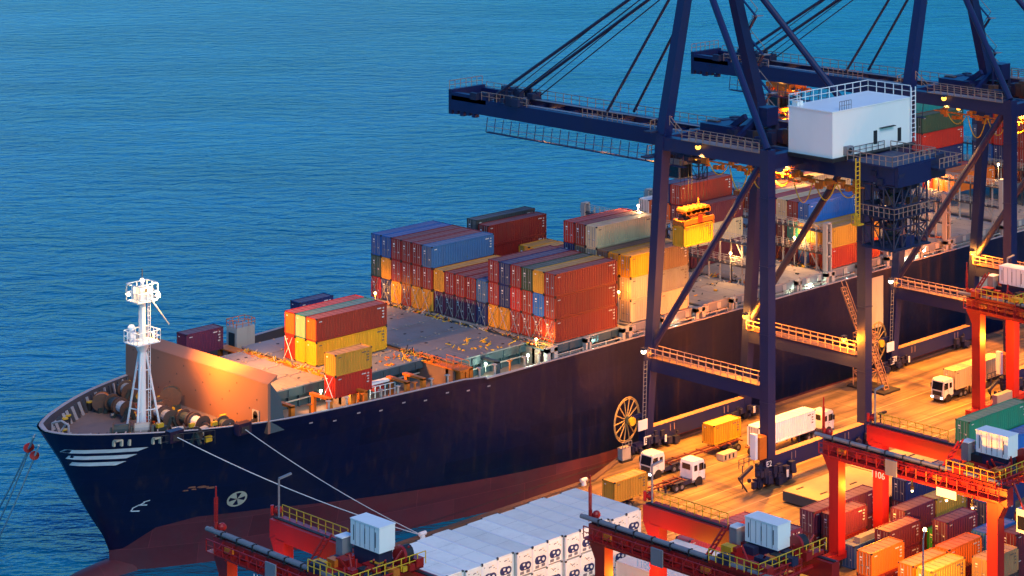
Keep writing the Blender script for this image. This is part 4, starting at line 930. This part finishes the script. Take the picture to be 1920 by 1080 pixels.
    for i in range(24): Y = -10 + i * 1.94; b.tube((-4.65, Y, 40.7), (-4.3, Y, 43.0), .07, 5)
    b.mat('grey'); b.tube((-4.7, -10.4, 41.7), (-4.7, 34.5, 41.7), .05, 5); b.obj('cable_gallery', T)
    b = MB().mat('cranedark')
    b.box(-12.2, -10.8, 43.1, -8.6, -9.2, 43.35); b.box(-12.4, -11.4, 46.9, -8.4, -10, 47.1)
    b.obj('leg_platform', T)
    # stays
    for s in (-1, 1):
        for Y0, Z0_, dy, r in ((34.5, 46.2, 0, .26), (32.5, 46.0, .8, .07), (30.5, 46.0, -.6, .10), (8.6, 45.8, 0, .22)):
            MB().mat('cranedark').tube((s * 3.1, Y0, Z0_), (s * 2.2, -10.3 + dy * .3, 72.2 + dy), r, 6).obj('stay', T)
    # machinery house
    hs = MB().mat('housew').box(-6.6, -41.6, 46.1, 10.2, -33.3, 52.4)
    hs.mat('dark'); hs.box(-6.9, -41.9, 45.6, 10.4, -33.1, 46.08)
    hs.mat('housew'); hs.box(-6.7, -41.7, 52.4, 10.3, -33.2, 52.55)
    hs.box(-6.2, -34.6, 52.55, -5.0, -33.6, 53.2)
    hs = hs.obj('machinery_house', T)
    b = MB().mat('white').rail([(-6.6, -33.4, 52.55), (10.2, -33.4, 52.55), (10.2, -41.5, 52.55)], 1.6, 1.6, .07); b.rail([(-6.6, -33.4, 52.55), (-6.6, -35.5, 52.55)], 1.6, 1.6, .07); b.mat('grey'); b.rail([(-5, -41.5, 52.55), (-2.6, -41.5, 52.55)], 1.2, .5, .05)
    b.obj('railing', hs)
    for X, z in ((2.0, 46.9), (7.2, 46.6)): MB().mat('dark').box(X, -41.66, z, X + .75, -41.605, z + 1.9).obj('door', hs)
    b = MB().mat('grey').box(-4.4, -42.3, 46.3, -3.0, -41.65, 47.5).mat('dark').tube((-3.7, -42.34, 46.9), (-3.7, -42.3, 46.9), .4, 12); b.obj('air_conditioner', hs)
    b = MB().mat('white').ladder((10.35, -41.9, 46.2), (10.35, -41.9, 54.0), .9, (1, 0, 0), .08); b.obj('ladder', hs)
    b = MB().mat('dark').rail([(-2.5, -41.9, 46.1), (4, -41.9, 46.1)], 1.1, 1.2, .05); b.box(-2.6, -42.4, 45.9, 10.2, -41.92, 46.05); b.box(3.2, -42.2, 49.0, 6.2, -41.7, 49.1); b.obj('door_walkway', hs)
    # rear platform, access tower and hanging maintenance cage
    b = MB().mat('crane'); b.box(-4.4, -50.6, 45.5, 4.8, -42.4, 45.75)
    b.mat('cranedark'); random.seed(11)
    for i in range(26): s = random.uniform(.5, 1.6); MB().mat('cranedark' if i % 3 else 'crane').cbox((random.uniform(-3.6, 4.0), random.uniform(-51, -44), random.uniform(42, 45.0)), (s * 1.6, s, s * random.uniform(.5, 1.2))).obj('machinery_box', T)
    b.box(3.9, -52, 44.2, 8.8, -45, 44.5); b.box(3.9, -49, 42.4, 9, -48, 45.6)
    o = b.obj('rear_platform', T)
    b = MB().mat('rail').rail([(-4.4, -42.4, 45.75), (-4.4, -50.6, 45.75), (4.8, -50.6, 45.75), (4.8, -42.4, 45.75)], 1.35, 1.2, .07); b.rail([(4, -52, 44.5), (8.8, -52, 44.5), (8.8, -45, 44.5)], 1.35, 1.0, .07); b.obj('railing', o)
    b = MB().mat('cranedark'); cage(b, -3.6, -50.2, 34.2, 3.4, -44.6, 42.8, 4, 3, 3, .13); b.box(-4.2, -50.8, 38.4, 4.2, -44.2, 38.6); b.box(-3.9, -50.6, 34.0, 3.8, -44.4, 34.2)
    for i in range(34): s = random.uniform(.3, 1.3); MB().mat(('cranedark', 'crane', 'flange')[i % 3]).cbox((random.uniform(-3.2, 3.2), random.uniform(-50, -45), random.uniform(34.6, 42)), (s * 1.4, s, s * random.uniform(.4, 1.4))).obj('machinery_box', T)
    for i in range(20): p = Vector((random.uniform(-3.4, 3.2), random.uniform(-50, -45), random.uniform(34.6, 42))); b.tube(p, p + Vector((random.uniform(-2, 2), random.uniform(-2, 2), random.uniform(-2, 2))), .1, 5)
    o = b.obj('maintenance_cage', T)
    b = MB().mat('rail').rail([(-4.2, -44.2, 38.6), (-4.2, -50.8, 38.6), (4.2, -50.8, 38.6), (4.2, -44.2, 38.6)], 1.35, .9, .06); b.obj('railing', o)
    b = MB().mat('yel'); b.ladder((-5.4, -45.2, 37.5), (-5.4, -45.2, 46.5), .8, (1, 0, 0), .1); b.box(-6, -45.8, 37.3, -4.8, -44.6, 37.5); b.rail([(-6, -45.8, 37.5), (-6, -44.6, 37.5), (-4.8, -44.6, 37.5)], 1.2, .6, .07); b.obj('access_ladder', T)
    # festoon loops under the girder
    b = MB().mat('orangegear'); b.tube((-3.9, -45, 42.1), (-3.9, -12, 42.1), .12, 6); b.mat('yel')
    for i in range(7):
        y0 = -44 + i * 4.2; dpt = 1.6 + .9 * (i % 3)
        b.path([(-4.0, y0 + 3.9 * t / 10, 42.0 - dpt * 4 * (t / 10) * (1 - t / 10)) for t in range(11)], .09, 5)
    b.mat('orangegear'); random.seed(9)
    for i in range(60): b.cbox((random.uniform(-4.3, -3.2), random.uniform(-44, -13), random.uniform(41.2, 42.8)), (.5, random.uniform(.3, 1.2), random.uniform(.2, .8)))
    b.obj('festoon_cables', T)
    # trolley with operator cab
    b = MB().mat('orangegear' if hang is None else 'cranedark'); b.box(-3.2, trolleyY - 2.6, 41.9, 3.2, trolleyY + 3.0, 42.7)
    random.seed(21)
    for i in range(22): b.cbox((random.uniform(-3, 3), trolleyY + random.uniform(-2.5, 2.9), random.uniform(41, 42)), (random.uniform(.4, 1.6), random.uniform(.4, 1.4), random.uniform(.3, .9)))
    tr = b.obj('trolley', T)
    b = MB().mat('grey').box(-1.5, trolleyY + 1.6, 37.9, 1.1, trolleyY + 4.0, 41.0).mat('glass').box(-1.55, trolleyY + 1.8, 38.1, -1.5, trolleyY + 3.8, 39.8).box(-1.2, trolleyY + 1.55, 38.1, .9, trolleyY + 1.6, 39.9).mat('cranedark').box(-1.7, trolleyY + 1.4, 41.0, 1.3, trolleyY + 4.2, 41.2)
    cage(b, 1.4, trolleyY + .5, 37.6, 3.2, trolleyY + 4, 41.5, 2, 2, 2, .08); b.obj('operator_cab', tr)
    zt = 35.0 if hang else 39.0
    b = MB().mat('dark')
    for sx in (-1.9, -1.2, 1.2, 1.9):
        for sy in (-.7, .7): b.tube((sx, trolleyY + sy, zt), (sx * 1.1, trolleyY + sy * 1.4, 42), .035, 5, caps=False)
    b.obj('hoist_ropes', tr)
    sp = MB().mat('orangegear'); y_ = trolleyY
    zb = 31.62 if hang else 35.8
    sp.box(-3.2, y_ - 1.2, zb, 3.0, y_ - .75, zb + .7); sp.box(-3.2, y_ + .75, zb, 3.0, y_ + 1.2, zb + .7); sp.box(-3.25, y_ - 1.22, zb + .05, -2.7, y_ + 1.22, zb + .55); sp.box(2.6, y_ - 1.22, zb + .05, 3.1, y_ + 1.22, zb + .55)
    sp.box(-1.6, y_ - 1.0, zb + .7, 1.4, y_ + 1.0, zb + 1.9); sp.mat('dark'); sp.box(-2.6, y_ - .7, zb + .2, 2.5, y_ + .7, zb + 1.1)
    for sx in (-2.1, -1.1, -.2, .8, 1.8): sp.mat('orangegear'); sp.tube((sx, y_ - 1.1, zb + 1.9), (sx, y_ + 1.1, zb + 1.9), .5, 12); sp.mat('dark'); sp.tube((sx + .45, y_ - .9, zb + 2.0), (sx + .45, y_ + .9, zb + 2.0), .3, 10)
    sp.mat('orangegear'); sp.box(-2.7, y_ - 1.1, zb + 1.4, 2.4, y_ - .95, zb + 2.0); sp.tube((.9, y_, zb + 2), (.9, y_, zb + 3.4), .12)
    for sx in (-3.1, 2.9):
        for sy in (-1.1, 1.1): sp.box(sx - .12, y_ + sy - .12, zb - .5, sx + .12, y_ + sy + .12, zb)
    sp = sp.obj('spreader', tr)
    MB().mat('cranedark').cbox((-2.4, trolleyY - 2.9, 41.9), (.6, .5, .3)).mat('lamp_orange').sphere((-2.4, trolleyY - 2.9, 41.7), .22, 8).obj('floodlight', tr)
    point((c - 2.4, trolleyY - 3.0, 41.4), 26000, (1, .45, .05), .3, 'flood_light', 70, .8, (.12, .22, -1))
    MB().mat('c red').box(-.35, y_ - 1.32, zb + .1, .45, y_ - 1.2, zb + 1.2).obj('number_panel', sp)
    # cable reel and equipment on the near waterside leg
    cx, cz, r = -14.2, 5.4, 3.2; yr = -8.4; ux, uy = .975, .22
    b = MB().mat('reelm')
    for i in range(28):
        a, d = 2 * math.pi * i / 28, 2 * math.pi * (i + 1) / 28
        for rr in (r, r * .93): b.tube((cx + ux * rr * math.cos(a), yr + uy * rr * math.cos(a), cz + rr * math.sin(a)), (cx + ux * rr * math.cos(d), yr + uy * rr * math.cos(d), cz + rr * math.sin(d)), .085, 5, caps=False)
    for i in range(14): a = 2 * math.pi * i / 14; b.tube((cx + ux * .4 * math.cos(a), yr + uy * .4 * math.cos(a), cz + .4 * math.sin(a)), (cx + ux * r * math.cos(a), yr + uy * r * math.cos(a), cz + r * math.sin(a)), .09, 5)
    b.mat('winchgreen'); b.tube((cx, yr - .5, cz), (cx, yr + .4, cz), .55, 14); b.mat('crane'); b.box(cx, yr + .1, cz - .4, -10.6, yr + .6, cz + .2)
    b.mat('yel'); b.tube((cx + .4, yr - .9, cz - .2), (cx + .4, yr - .4, cz - .2), .6, 12); b.obj('cable_reel', T)
    MB().mat('white').box(-12.9, -9.5, 3.6, -11.1, -9.4, 5.1).obj('white_board', T)
    b = MB().mat('grey').ladder((-11.4, -9.1, 5), (-11.4, -9.4, 13.5), .6, (1, 0, 0), .05); b.obj('leg_ladder', T)
    # electrical cabinet and cable guide on the near landside corner
    b = MB().mat('orangegear').box(-12.6, -33.5, 4.3, -11.2, -32.1, 7.4)
    MB().mat('white').box(-13.2, -33.2, 4.4, -12.7, -32.2, 7.9).obj('white_cabinet', T); b.mat('cranedark')
    random.seed(31)
    for i in range(40): s = random.uniform(.3, 1.0); MB().mat('cranedark').cbox((random.uniform(-13.5, -6.5), -33.0 + random.uniform(-.9, .9), random.uniform(.4, 3.0)), (s, s, s * 1.3)).obj('drive_unit', T)
    b.beam((-13.6, -33, 3.6), (-16.8, -33.6, 2.8), .35, .45); b.tube((-16.8, -33.6, 2.8), (-14.6, -33, .4), .12); b.tube((-15.5, -33, 4.2), (-15.5, -33, 1), .08); b.rail([(-15.5, -32.3, 3.6), (-12.5, -32.3, 3.6)], 1.2, 1, .06); b.obj('corner_equipment', T)
    # zigzag stairs on the leg
    b = MB().mat('rail')
    z = 4.6; yy = -31.4
    for k in range(5):
        y0, y1 = (-31.6, -28.6) if k % 2 == 0 else (-28.6, -31.6)
        break
    b = MB().mat('crane')
    for k in range(9):
        z0 = 47 + k * 3; z1 = z0 + 3; xx = 10.2 - (z0 - 46.5) / 26.5 * 7.0 + 1.4
        a, d = ((-13.4, -10.6) if k % 2 else (-10.6, -13.4)); b.beam((xx, a, z0), (xx - .8, d, z1), .5, .12); b.mat('rail'); b.tube((xx + .3, a, z0 + 1.1), (xx - .5, d, z1 + 1.1), .06, 5); b.box(xx - 1.2, d - .6, z1, xx + .2, d + .6, z1 + .08); b.mat('crane')
    b.obj('mast_stairs', T)
    # lamps
    def lamp(x, y, z, kind, pw, col, spot=None, aim=(0, 0, -1)):
        l = MB().mat('cranedark'); l.cbox((x, y, z + .35), (.7, .7, .35)); l.mat(kind); l.sphere((x, y, z), .42, 12); l.obj('floodlight', T)
        point((c + x, y, z - .35), pw, col, .3, 'flood_light', spot, .7, aim)
    lamp(8.3, -10.3, 16.3, 'lamp_orange', 15000, SOD); lamp(8.3, -30.4, 16.3, 'lamp_orange', 11000, SOD); lamp(-11.6, -9.2, 14.9, 'lamp_small', 500, SOD)
    lamp(-11.5, -20.3, 45.9, 'lamp_orange', 210000, AMB, 84, (0, -.12, -1)); lamp(-4.3, -30.0, 44.6, 'lamp_orange', 170000, AMB, 96)
    for i, y in enumerate((-27, -14, 3, 14, 28)):
        lamp(2.0 if i > 1 else 0, y, 42.2 if i < 2 else 44.0, 'lamp_orange' if i < 2 else 'lamp_small', (120000, 110000, 900, 500, 400)[i], AMB, 84 if i < 2 else None, (0, -.22, -1))
    return T
sts(-2.5, 'dark blue quay crane with white machinery house, hoisting the yellow container, nearest the camera', -7.8, True, 'E2')
sts(52.5, 'dark blue quay crane partly out of the picture at the upper right', 24.0, None, 'E3' if False else 'E2')

# gangway tower between the cranes
M['gang'] = paint('gangway steel', (.34, .17, .09), .5, .4)
b = MB()
b.mat('gang')
for (y0, z0, y1, z1) in ((-15.6, .3, -12.2, 7.0), (-10.4, 7.4, -6.4, 15.0)):
    for dx in (-.5, .5):
        b.beam((32.4 + dx, y0, z0), (32.4 + dx, y1, z1), .12, .3); b.tube((32.4 + dx, y0, z0 + 1.2), (32.4 + dx, y1, z1 + 1.2), .06, 5)
    for i in range(14): t = i / 13; b.box(31.9, y0 + (y1 - y0) * t - .15, z0 + (z1 - z0) * t, 32.9, y0 + (y1 - y0) * t + .15, z0 + (z1 - z0) * t + .08)
cage(b, 31.0, -12.6, .2, 33.8, -9.8, 7.2, 1, 1, 3, .1); b.rail([(31.0, -12.6, 7.3), (33.8, -12.6, 7.3), (33.8, -9.8, 7.3), (31.0, -9.8, 7.3), (31.0, -12.6, 7.3)], 1.3, .8, .07); b.box(31, -12.6, 7.2, 33.8, -9.8, 7.3); b.mat('dark'); b.box(30.4, -16.8, .01, 34.4, -9, .3)
tag(b.obj('gangway_tower'), 'orange lit zigzag gangway stairs climbing from the quay to the ship deck', 'gangway')

# ---------------------------------------------------------------- red yard gantry cranes
def rtg(x0, x1, yL, yR, zt, label, house, ybox, num=None, hangs=True, hb=1.9):
    """x0 front girder, x1 rear girder; yL seaward legs, yR landward legs"""
    T = thing('yard_crane', (x0, yL, 0), label, 'gantry crane', 'red rubber-tyred yard cranes')
    S = yR - yL; D = x1 - x0
    for X in (0, D):
        for Y in (0, S):
            l = MB().mat('rtg'); l.box(X - .65, Y - .8, 2.0, X + .65, Y + .8, zt - 2.0); l.beam((X, Y, zt - 4.2), (X, Y + (1.3 if Y == 0 else -1.3), zt - 1.9), 1.28, 1.0); l.obj('leg', T)
    for Y in (0, S):
        MB().mat('rtg').box(-2.5, Y - .6, 1.3, D + 2.5, Y + .6, 2.2).mat('grey').box(D * .3, Y - 1.6, 1.6, D * .75, Y - .62, 3.6).obj('sill_beam', T)
        for X in (-2.0, -.2, D + .2, D + 2.0):
            MB().mat('dark').tube((X, Y - .35, .72), (X, Y + .35, .72), .72, 18).mat('grey').tube((X, Y - .38, .72), (X, Y + .38, .72), .3, 10).obj('wheel', T)
    for X, nm in ((0, 'front'), (D, 'rear')):
        g = MB().mat('rtg'); g.box(X - .6, S - 2.2, zt - 2.1, X + .6, 1.9, zt)
        g.mat('dark'); g.box(X - .2, S - 2.1, zt, X + .2, 1.8, zt + .12)
        g = g.obj('girder', T)
        if nm == 'front':
            b = MB().mat('rtg'); b.box(X - 1.7, S - 1.8, zt - 1.35, X - .62, 1.6, zt - 1.22)
            for yy in range(0, int(-S) + 1, 2): b.box(X - 1.7, -yy, zt - 1.5, X - .62, -yy + .14, zt - 1.3); b.beam((X - .6, -yy, zt - .2), (X - 1.6, -yy, zt - 1.2), .1, .1)
            b.rail([(X - 1.65, S - 1.8, zt - 1.2), (X - 1.65, 1.6, zt - 1.2)], 1.25, 1.6, .07)
            for q in range(9): b.mat('orangegear' if q % 3 == 0 else 'rtg'); b.cbox((X - .85, -1.5 - q * 2.6, zt - .75), (.35, 1.3, .6))
            b.obj('walkway', g)
            b = MB().mat('grey').tube((X - .55, S - 1, zt + .55), (X - .55, 3.2, zt + .55), .26, 10).tube((X - .05, S - 1, zt + .45), (X - .05, 3.2, zt + .45), .17, 8)
            b.mat('dark')
            for q in range(9): b.box(X - .85, -q * 2.9, zt + .1, X - .25, -q * 2.9 + .15, zt + .85)
            b.obj('cable_channel', g)
            if num:
                text_on(num, 1.15, 'white', g, (X - 1.76, -8.3, zt - 2.0), (R(90), 0, R(-90)), 'number')
                MB().mat('grey').box(X - 1.9, -11.4, zt - 1.6, X - 1.72, -9.6, zt + .3).obj('cabinet', g)
            MB().mat('white').box(X - 1.82, S + 4.6, zt - 2.4, X - 1.74, S + 7.6, zt - 1.4).obj('sign_plate', g)
        else:
            MB().mat('yel' if zt < 17 else 'yel').rail([(X + .8, -10.5, zt), (X + .8, 1.5, zt)], 1.3, 1.4, .06).mat('rtg').box(X + .6, -10.5, zt - .1, X + 1.1, 1.5, zt).obj('railing', g)
        MB().mat('rtg').tube((X - .2, 2.0, zt + .3), (X - .2, 2.0, zt + 1.4), .2).sphere((X + .3, 1.6, zt + .8), .5, 10).obj('rope_sheave', g)
    MB().mat('rtg').tube((.5, S + .8, zt - 1.0), (D - .5, S + .8, zt - 1.0), .3, 8).obj('end_tie', T)
    MB().mat('rtg' if zt < 17 else 'rtg').tube((0, 2.3, zt + .2), (0, 2.3, zt + 5.2), .1, 6).ladder((0.0, 2.3, zt), (0, 2.3, zt + 4), .4, (1, 0, 0), .05).obj('aerial_mast', T)
    MB().mat('grey').tube((D, 1.0, zt + .2), (D, 1.0, zt + 4.5), .12, 6).beam((D, 1.0, zt + 4.5), (D + 1.6, 1.0, zt + 4.7), .3, .2).obj('lamp_post', T)
    if house:
        b = MB().mat('rtg'); b.box(-.9, ybox - 4, zt + .15, D + .9, ybox + 3.6, zt + .55)
        random.seed(int(x0) + 400)
        for i in range(46):
            b.mat(random.choice(['rtg', 'rtg', 'rtg', 'orangegear', 'cranedark', 'dark', 'yel'])); s = random.uniform(.3, 1.1)
            b.cbox((random.uniform(-.8, D + .6), ybox + random.uniform(-4.2, -1.0) if i % 3 else ybox + random.uniform(1.2, 3.4), zt + .55 + s * .4), (s, s * 1.6, s * .9))
        for i in range(14): p = Vector((random.uniform(-.8, D), ybox - random.uniform(.6, 4), zt + .6)); b.mat('rtg'); b.tube(p, p + Vector((random.uniform(-1.5, 1.5), random.uniform(-1.5, 1.5), random.uniform(.5, 2.2))), .12, 6)
        b.mat('dark'); b.tube((5.8, ybox - 3.2, zt + 1.9), (6.8, ybox - 3.2, zt + 1.9), .9, 16); b.mat('rtg'); b.tube((5.5, ybox - 3.2, zt + 1.9), (5.82, ybox - 3.2, zt + 1.9), 1.05, 16)
        b.ladder((-.2, ybox + 4.6, zt + .2), (.9, ybox + 2.6, zt + 3.9), .9, (1, 0, 0), .12)
        tr = b.obj('trolley', T)
        b = MB().mat('yel').rail([(-1.2, ybox + 3.2, zt + .6), (-1.2, ybox - 4.2, zt + .6), (D + 1, ybox - 4.2, zt + .6)], 1.3, 1.1, .06); b.mat('rtg'); b.rail([(-1.5, ybox - 4.6, zt - .4), (D * .6, ybox - 4.6, zt - .4)], 1.3, 1.1, .09); b.obj('railing', tr)
        x_ = 3.6; L_ = 4.9; zb_ = zt + hb
        b = MB().mat('housew'); b.box(x_, ybox - L_ / 2, zb_, x_ + 2.0, ybox + L_ / 2, zb_ + 2.6)
        b.box(x_ - .05, ybox - L_ / 2 - .05, zb_ + 2.6, x_ + 2.05, ybox + L_ / 2 + .05, zb_ + 2.72)
        b.mat('grey')
        for k in range(1, 6): b.box(x_ - .02, ybox - L_ / 2 + k * L_ / 6 - .03, zb_ + .1, x_ - .003, ybox - L_ / 2 + k * L_ / 6 + .03, zb_ + 2.5)
        b.mat('dark')
        for k in (.6, 2.4, 4.3): b.box(x_ - .03, ybox - L_ / 2 + k, zb_ + .5, x_ - .004, ybox - L_ / 2 + k + .1, zb_ + 2.1)
        b.mat('cranedark'); b.box(x_ + .2, ybox - L_ / 2 + .3, zt + .56, x_ + 1.9, ybox + L_ / 2 - .3, zb_)
        b.obj('electrical_house', tr)
        b = MB().mat('grey').box(x_ - .4, ybox + L_ / 2 + .9, zt + .6, x_ + .9, ybox + L_ / 2 + 2.0, zt + 2.8).mat('white').box(x_ - .5, ybox + L_ / 2 + .8, zt + 2.8, x_ + 1.0, ybox + L_ / 2 + 2.1, zt + 2.9); b.obj('cabinet', tr)
        b = MB().mat('white').box(1.2, ybox - 7.6, zt - 5.4, 3.4, ybox - 5.6, zt - 2.6).mat('glass').box(1.15, ybox - 7.4, zt - 5.0, 1.2, ybox - 5.8, zt - 3.4).box(1.4, ybox - 7.65, zt - 5.0, 3.2, ybox - 7.6, zt - 3.4)
        b.mat('rtg'); b.tube((1.4, ybox - 6.6, zt - 2.6), (1.4, ybox - 5, zt + .2), .15); b.obj('operator_cab', tr)
    if hangs:
        for i, y in enumerate((-13.2, -18.6, -22.6)):
            l = MB().mat('dark').tube((-1.0, y, zt - 2.8), (-1.0, y, zt - 1.4), .1, 6).tube((-1.0, y, zt - 2.9), (-1.0, y, zt - 2.5), .25, 8); l.mat('lamp_small'); l.sphere((-1.0, y, zt - 3.05), .17, 8); l.obj('hanging_lamp', T)
            point((x0 - 1.0, yL + y, zt - 3.4), 700, AMB, .2)
    # sodium floodlights under the seaward girder ends
    return T
rtg(-30.0, -21.6, -61.3, -86.6, 16.0, 'red yard crane at lower right with number on its girder, over the stacked yard containers', True, -21.9, '1106')
rtg(-69.6, -61.2, -61.6, -87.0, 16.0, 'red yard crane at bottom centre right of the white reefers', True, -21.1, '1105', False, 1.6)
rtg(-102.7, -95.5, -37.8, -62.5, 18.0, 'red yard crane at bottom left in front of the ship bow', True, -19.4, '1102', False, 2.4)
rtg(29.6, 38.0, -36.5, -61.8, 18.6, 'red yard crane at the right picture edge beyond the green container', True, -3.6, None, True)
# warm light in the yard: floodlights mounted on the yard cranes
for (x, y, z, pw) in ((-26.0, -64.0, 9.5, 3200), (-66.0, -64, 9.5, 2600), (33.5, -41, 12, 7000), (-99, -40.5, 10.5, 1200), (-40.2, -84, 12.5, 12000)):
    l = MB().mat('dark').cbox((x, y, z + .3), (.6, .6, .3)).mat('lamp_orange').sphere((x, y, z), .2, 8)
    point((x, y, z - .4), pw, AMB, .3)
b = MB().mat('grey').tube((-41.0, -84.6, 0), (-41.0, -84.6, 12), .16, 8, .1).tube((-41.0, -84.6, 12), (-40.2, -84.2, 12.9), .09).mat('lamp_warm').sphere((-40.1, -84.1, 12.8), .25)
tag(b.obj('yard_lamp_post'), 'grey yard lamp post in front of the orange roofed container', 'lamp post')
b = MB().mat('dark').tube((7.0, -36.4, 0), (7.0, -36.4, 6.2), .12, 8).box(6.6, -36.6, 6.2, 8.2, -36.2, 6.5).mat('c red').tube((7.0, -36.4, 0), (7.0, -36.4, 1.6), .5, 10)
tag(b.obj('yard_pole'), 'short dark pole with red foot behind the long red girder', 'pole')

# ---------------------------------------------------------------- trucks
def truck(x, y, d, label, tlen=12.6, cab='white'):
    """x,y = centre of the front axle; d=+1 facing +X, -1 facing -X"""
    T = thing('container_truck', (x, y, 0), label, 'truck', 'container trucks on the quay', 0 if d > 0 else math.pi)
    b = MB().mat('white'); w2 = 1.22
    prof = [(-1.25, .95), (1.15, .75), (1.25, 1.9), (1.0, 3.3), (.7, 3.55), (-1.05, 3.5), (-1.25, 2.9)]
    n = len(prof); vs = [(px, -w2, pz) for px, pz in prof] + [(px, w2, pz) for px, pz in prof]
    b.add(vs, [tuple(range(n))[::-1], tuple(range(n, 2 * n))] + [(i, (i + 1) % n, n + (i + 1) % n, n + i) for i in range(n)])
    b.mat('grey'); b.box(1.0, -1.2, .5, 1.32, 1.2, 1.0); b.box(-1.2, -1.1, .55, 1.0, 1.1, .95)
    b.mat('dark')
    for s in (-1, 1): b.tube((0, s * 1.16, .52), (0, s * 1.235, .52), .72, 18); b.box(-.02, s * 1.222 - .008, 1.2, .0, s * 1.222 + .008, 3.1); b.box(.98, s * 1.222 - .008, 1.1, 1.0, s * 1.222 + .008, 3.2); b.box(.1, s * 1.228 - .01, 1.75, .3, s * 1.228 + .01, 1.8)
    b.mat('c red'); b.box(-1.3, -1.1, 1.0, -1.26, -.9, 1.2); b.mat('yel'); b.box(1.0, -1.0, 3.36, 1.06, -.8, 3.44); b.box(1.0, .8, 3.36, 1.06, 1.0, 3.44)
    cb = b.obj('cab', T)
    b = MB().mat('glass'); b.add([(1.275, -1.05, 1.95), (1.275, 1.05, 1.95), (1.05, 1.0, 3.15), (1.05, -1.0, 3.15)], [(0, 1, 2, 3)])
    for s in (-1, 1): b.box(.05, s * 1.225 - .01, 2.0, .9, s * 1.225 + .01, 3.0); b.box(-.9, s * 1.225 - .01, 2.1, -.3, s * 1.225 + .01, 2.9)
    b.box(-1.27, -.8, 2.3, -1.255, .8, 3.1); b.obj('window', cb)
    b = MB().mat('dark'); b.box(1.26, -.9, 1.1, 1.30, .9, 1.75); b.obj('grille', cb)
    for s in (-1, 1): MB().mat('lamp_head').box(1.32, s * .95 - .2, .68, 1.36, s * .95 + .2, .9).obj('headlight', cb); MB().mat('dark').box(.9, s * 1.42 - .08, 2.1, 1.1, s * 1.42 + .08, 2.8).obj('mirror', cb)
    b = MB().mat('cranedark'); b.box(-4.6, -.45, .75, -1.2, .45, 1.05); b.box(-3.4, -1.1, .6, -1.4, -.6, 1.15); b.box(-3.4, .6, .6, -1.4, 1.1, 1.15); b.tube((-3.4, 0, 1.05), (-3.4, 0, 1.2), .6, 12); b.box(-4.5, -1.2, 1.15, -2.6, -.75, 1.25); b.box(-4.5, .75, 1.15, -2.6, 1.2, 1.25)
    b.obj('chassis', T)
    b = MB().mat('trail'); z = 1.22; x0, x1 = -2.6, -2.6 - tlen
    b.box(x1, -.55, z, x0, -.38, z + .2); b.box(x1, .38, z, x0, .55, z + .2)
    for i in range(7): X = x1 + (x0 - x1) * i / 6; b.box(X - .08, -1.18, z + .02, X + .08, 1.18, z + .17)
    b.mat('cranedark'); b.box(x1 + .2, -.5, .8, x1 + 3.4, .5, z); b.box(x0 - 3.4, -.8, .1, x0 - 3.2, -.6, z); b.box(x0 - 3.4, .6, .1, x0 - 3.2, .8, z)
    b.obj('trailer', T)
    for X in (0, -3.2, -4.2 if False else -3.2001, x1 + .9, x1 + 2.2):
        if X == -3.2001: X = -4.25
        for s in (-1, 1):
            w_ = MB().mat('dark').tube((X, s * .75, .52), (X, s * 1.2, .52), .52, 18); w_.mat('grey').tube((X, s * 1.2, .52), (X, s * 1.23, .52), .26, 12); w_.obj('wheel', T)
    return T
truck(-20.3, -17.5, -1, 'white cab truck with headlights on facing left under the sill beam, pulling the yellow container', 14.4)
truck(-18.6, -23.9, 1, 'white cab truck facing right beside the oncoming one, pulling the mustard container')
truck(10.0, -22.3, 1, 'white cab truck driving away to the right with the long white container')
truck(34.4, -25.4, -1, 'white cab truck driving towards the camera with the long cream container')
b = MB().mat('markcream').box(-9.2, -20.6, .05, -6.4, -19.2, 1.0).mat('dark').box(-9.2, -20.5, 0, -6.4, -19.3, .05)
for i in range(3): b.box(-8.9 + i * .8, -20.62, .2, -8.6 + i * .8, -20.6, .8)
tag(b.obj('gear_box'), 'pale lashing gear box lying on the quay beside the yellow trailer', 'box')
b = MB().mat('shipgrey').box(-18.9, -9.9, .3, -17.3, -8.9, 2.0).mat('dark').box(-19.1, -10.1, 0, -17.1, -8.7, .3).mat('grey').rail([(-19, -10, 2.0), (-17.2, -10, 2.0)], .9, .6, .05)
tag(b.obj('equipment_cart'), 'small grey equipment cart by the quay edge next to the white board', 'cart')
print('objects', len(bpy.data.objects))
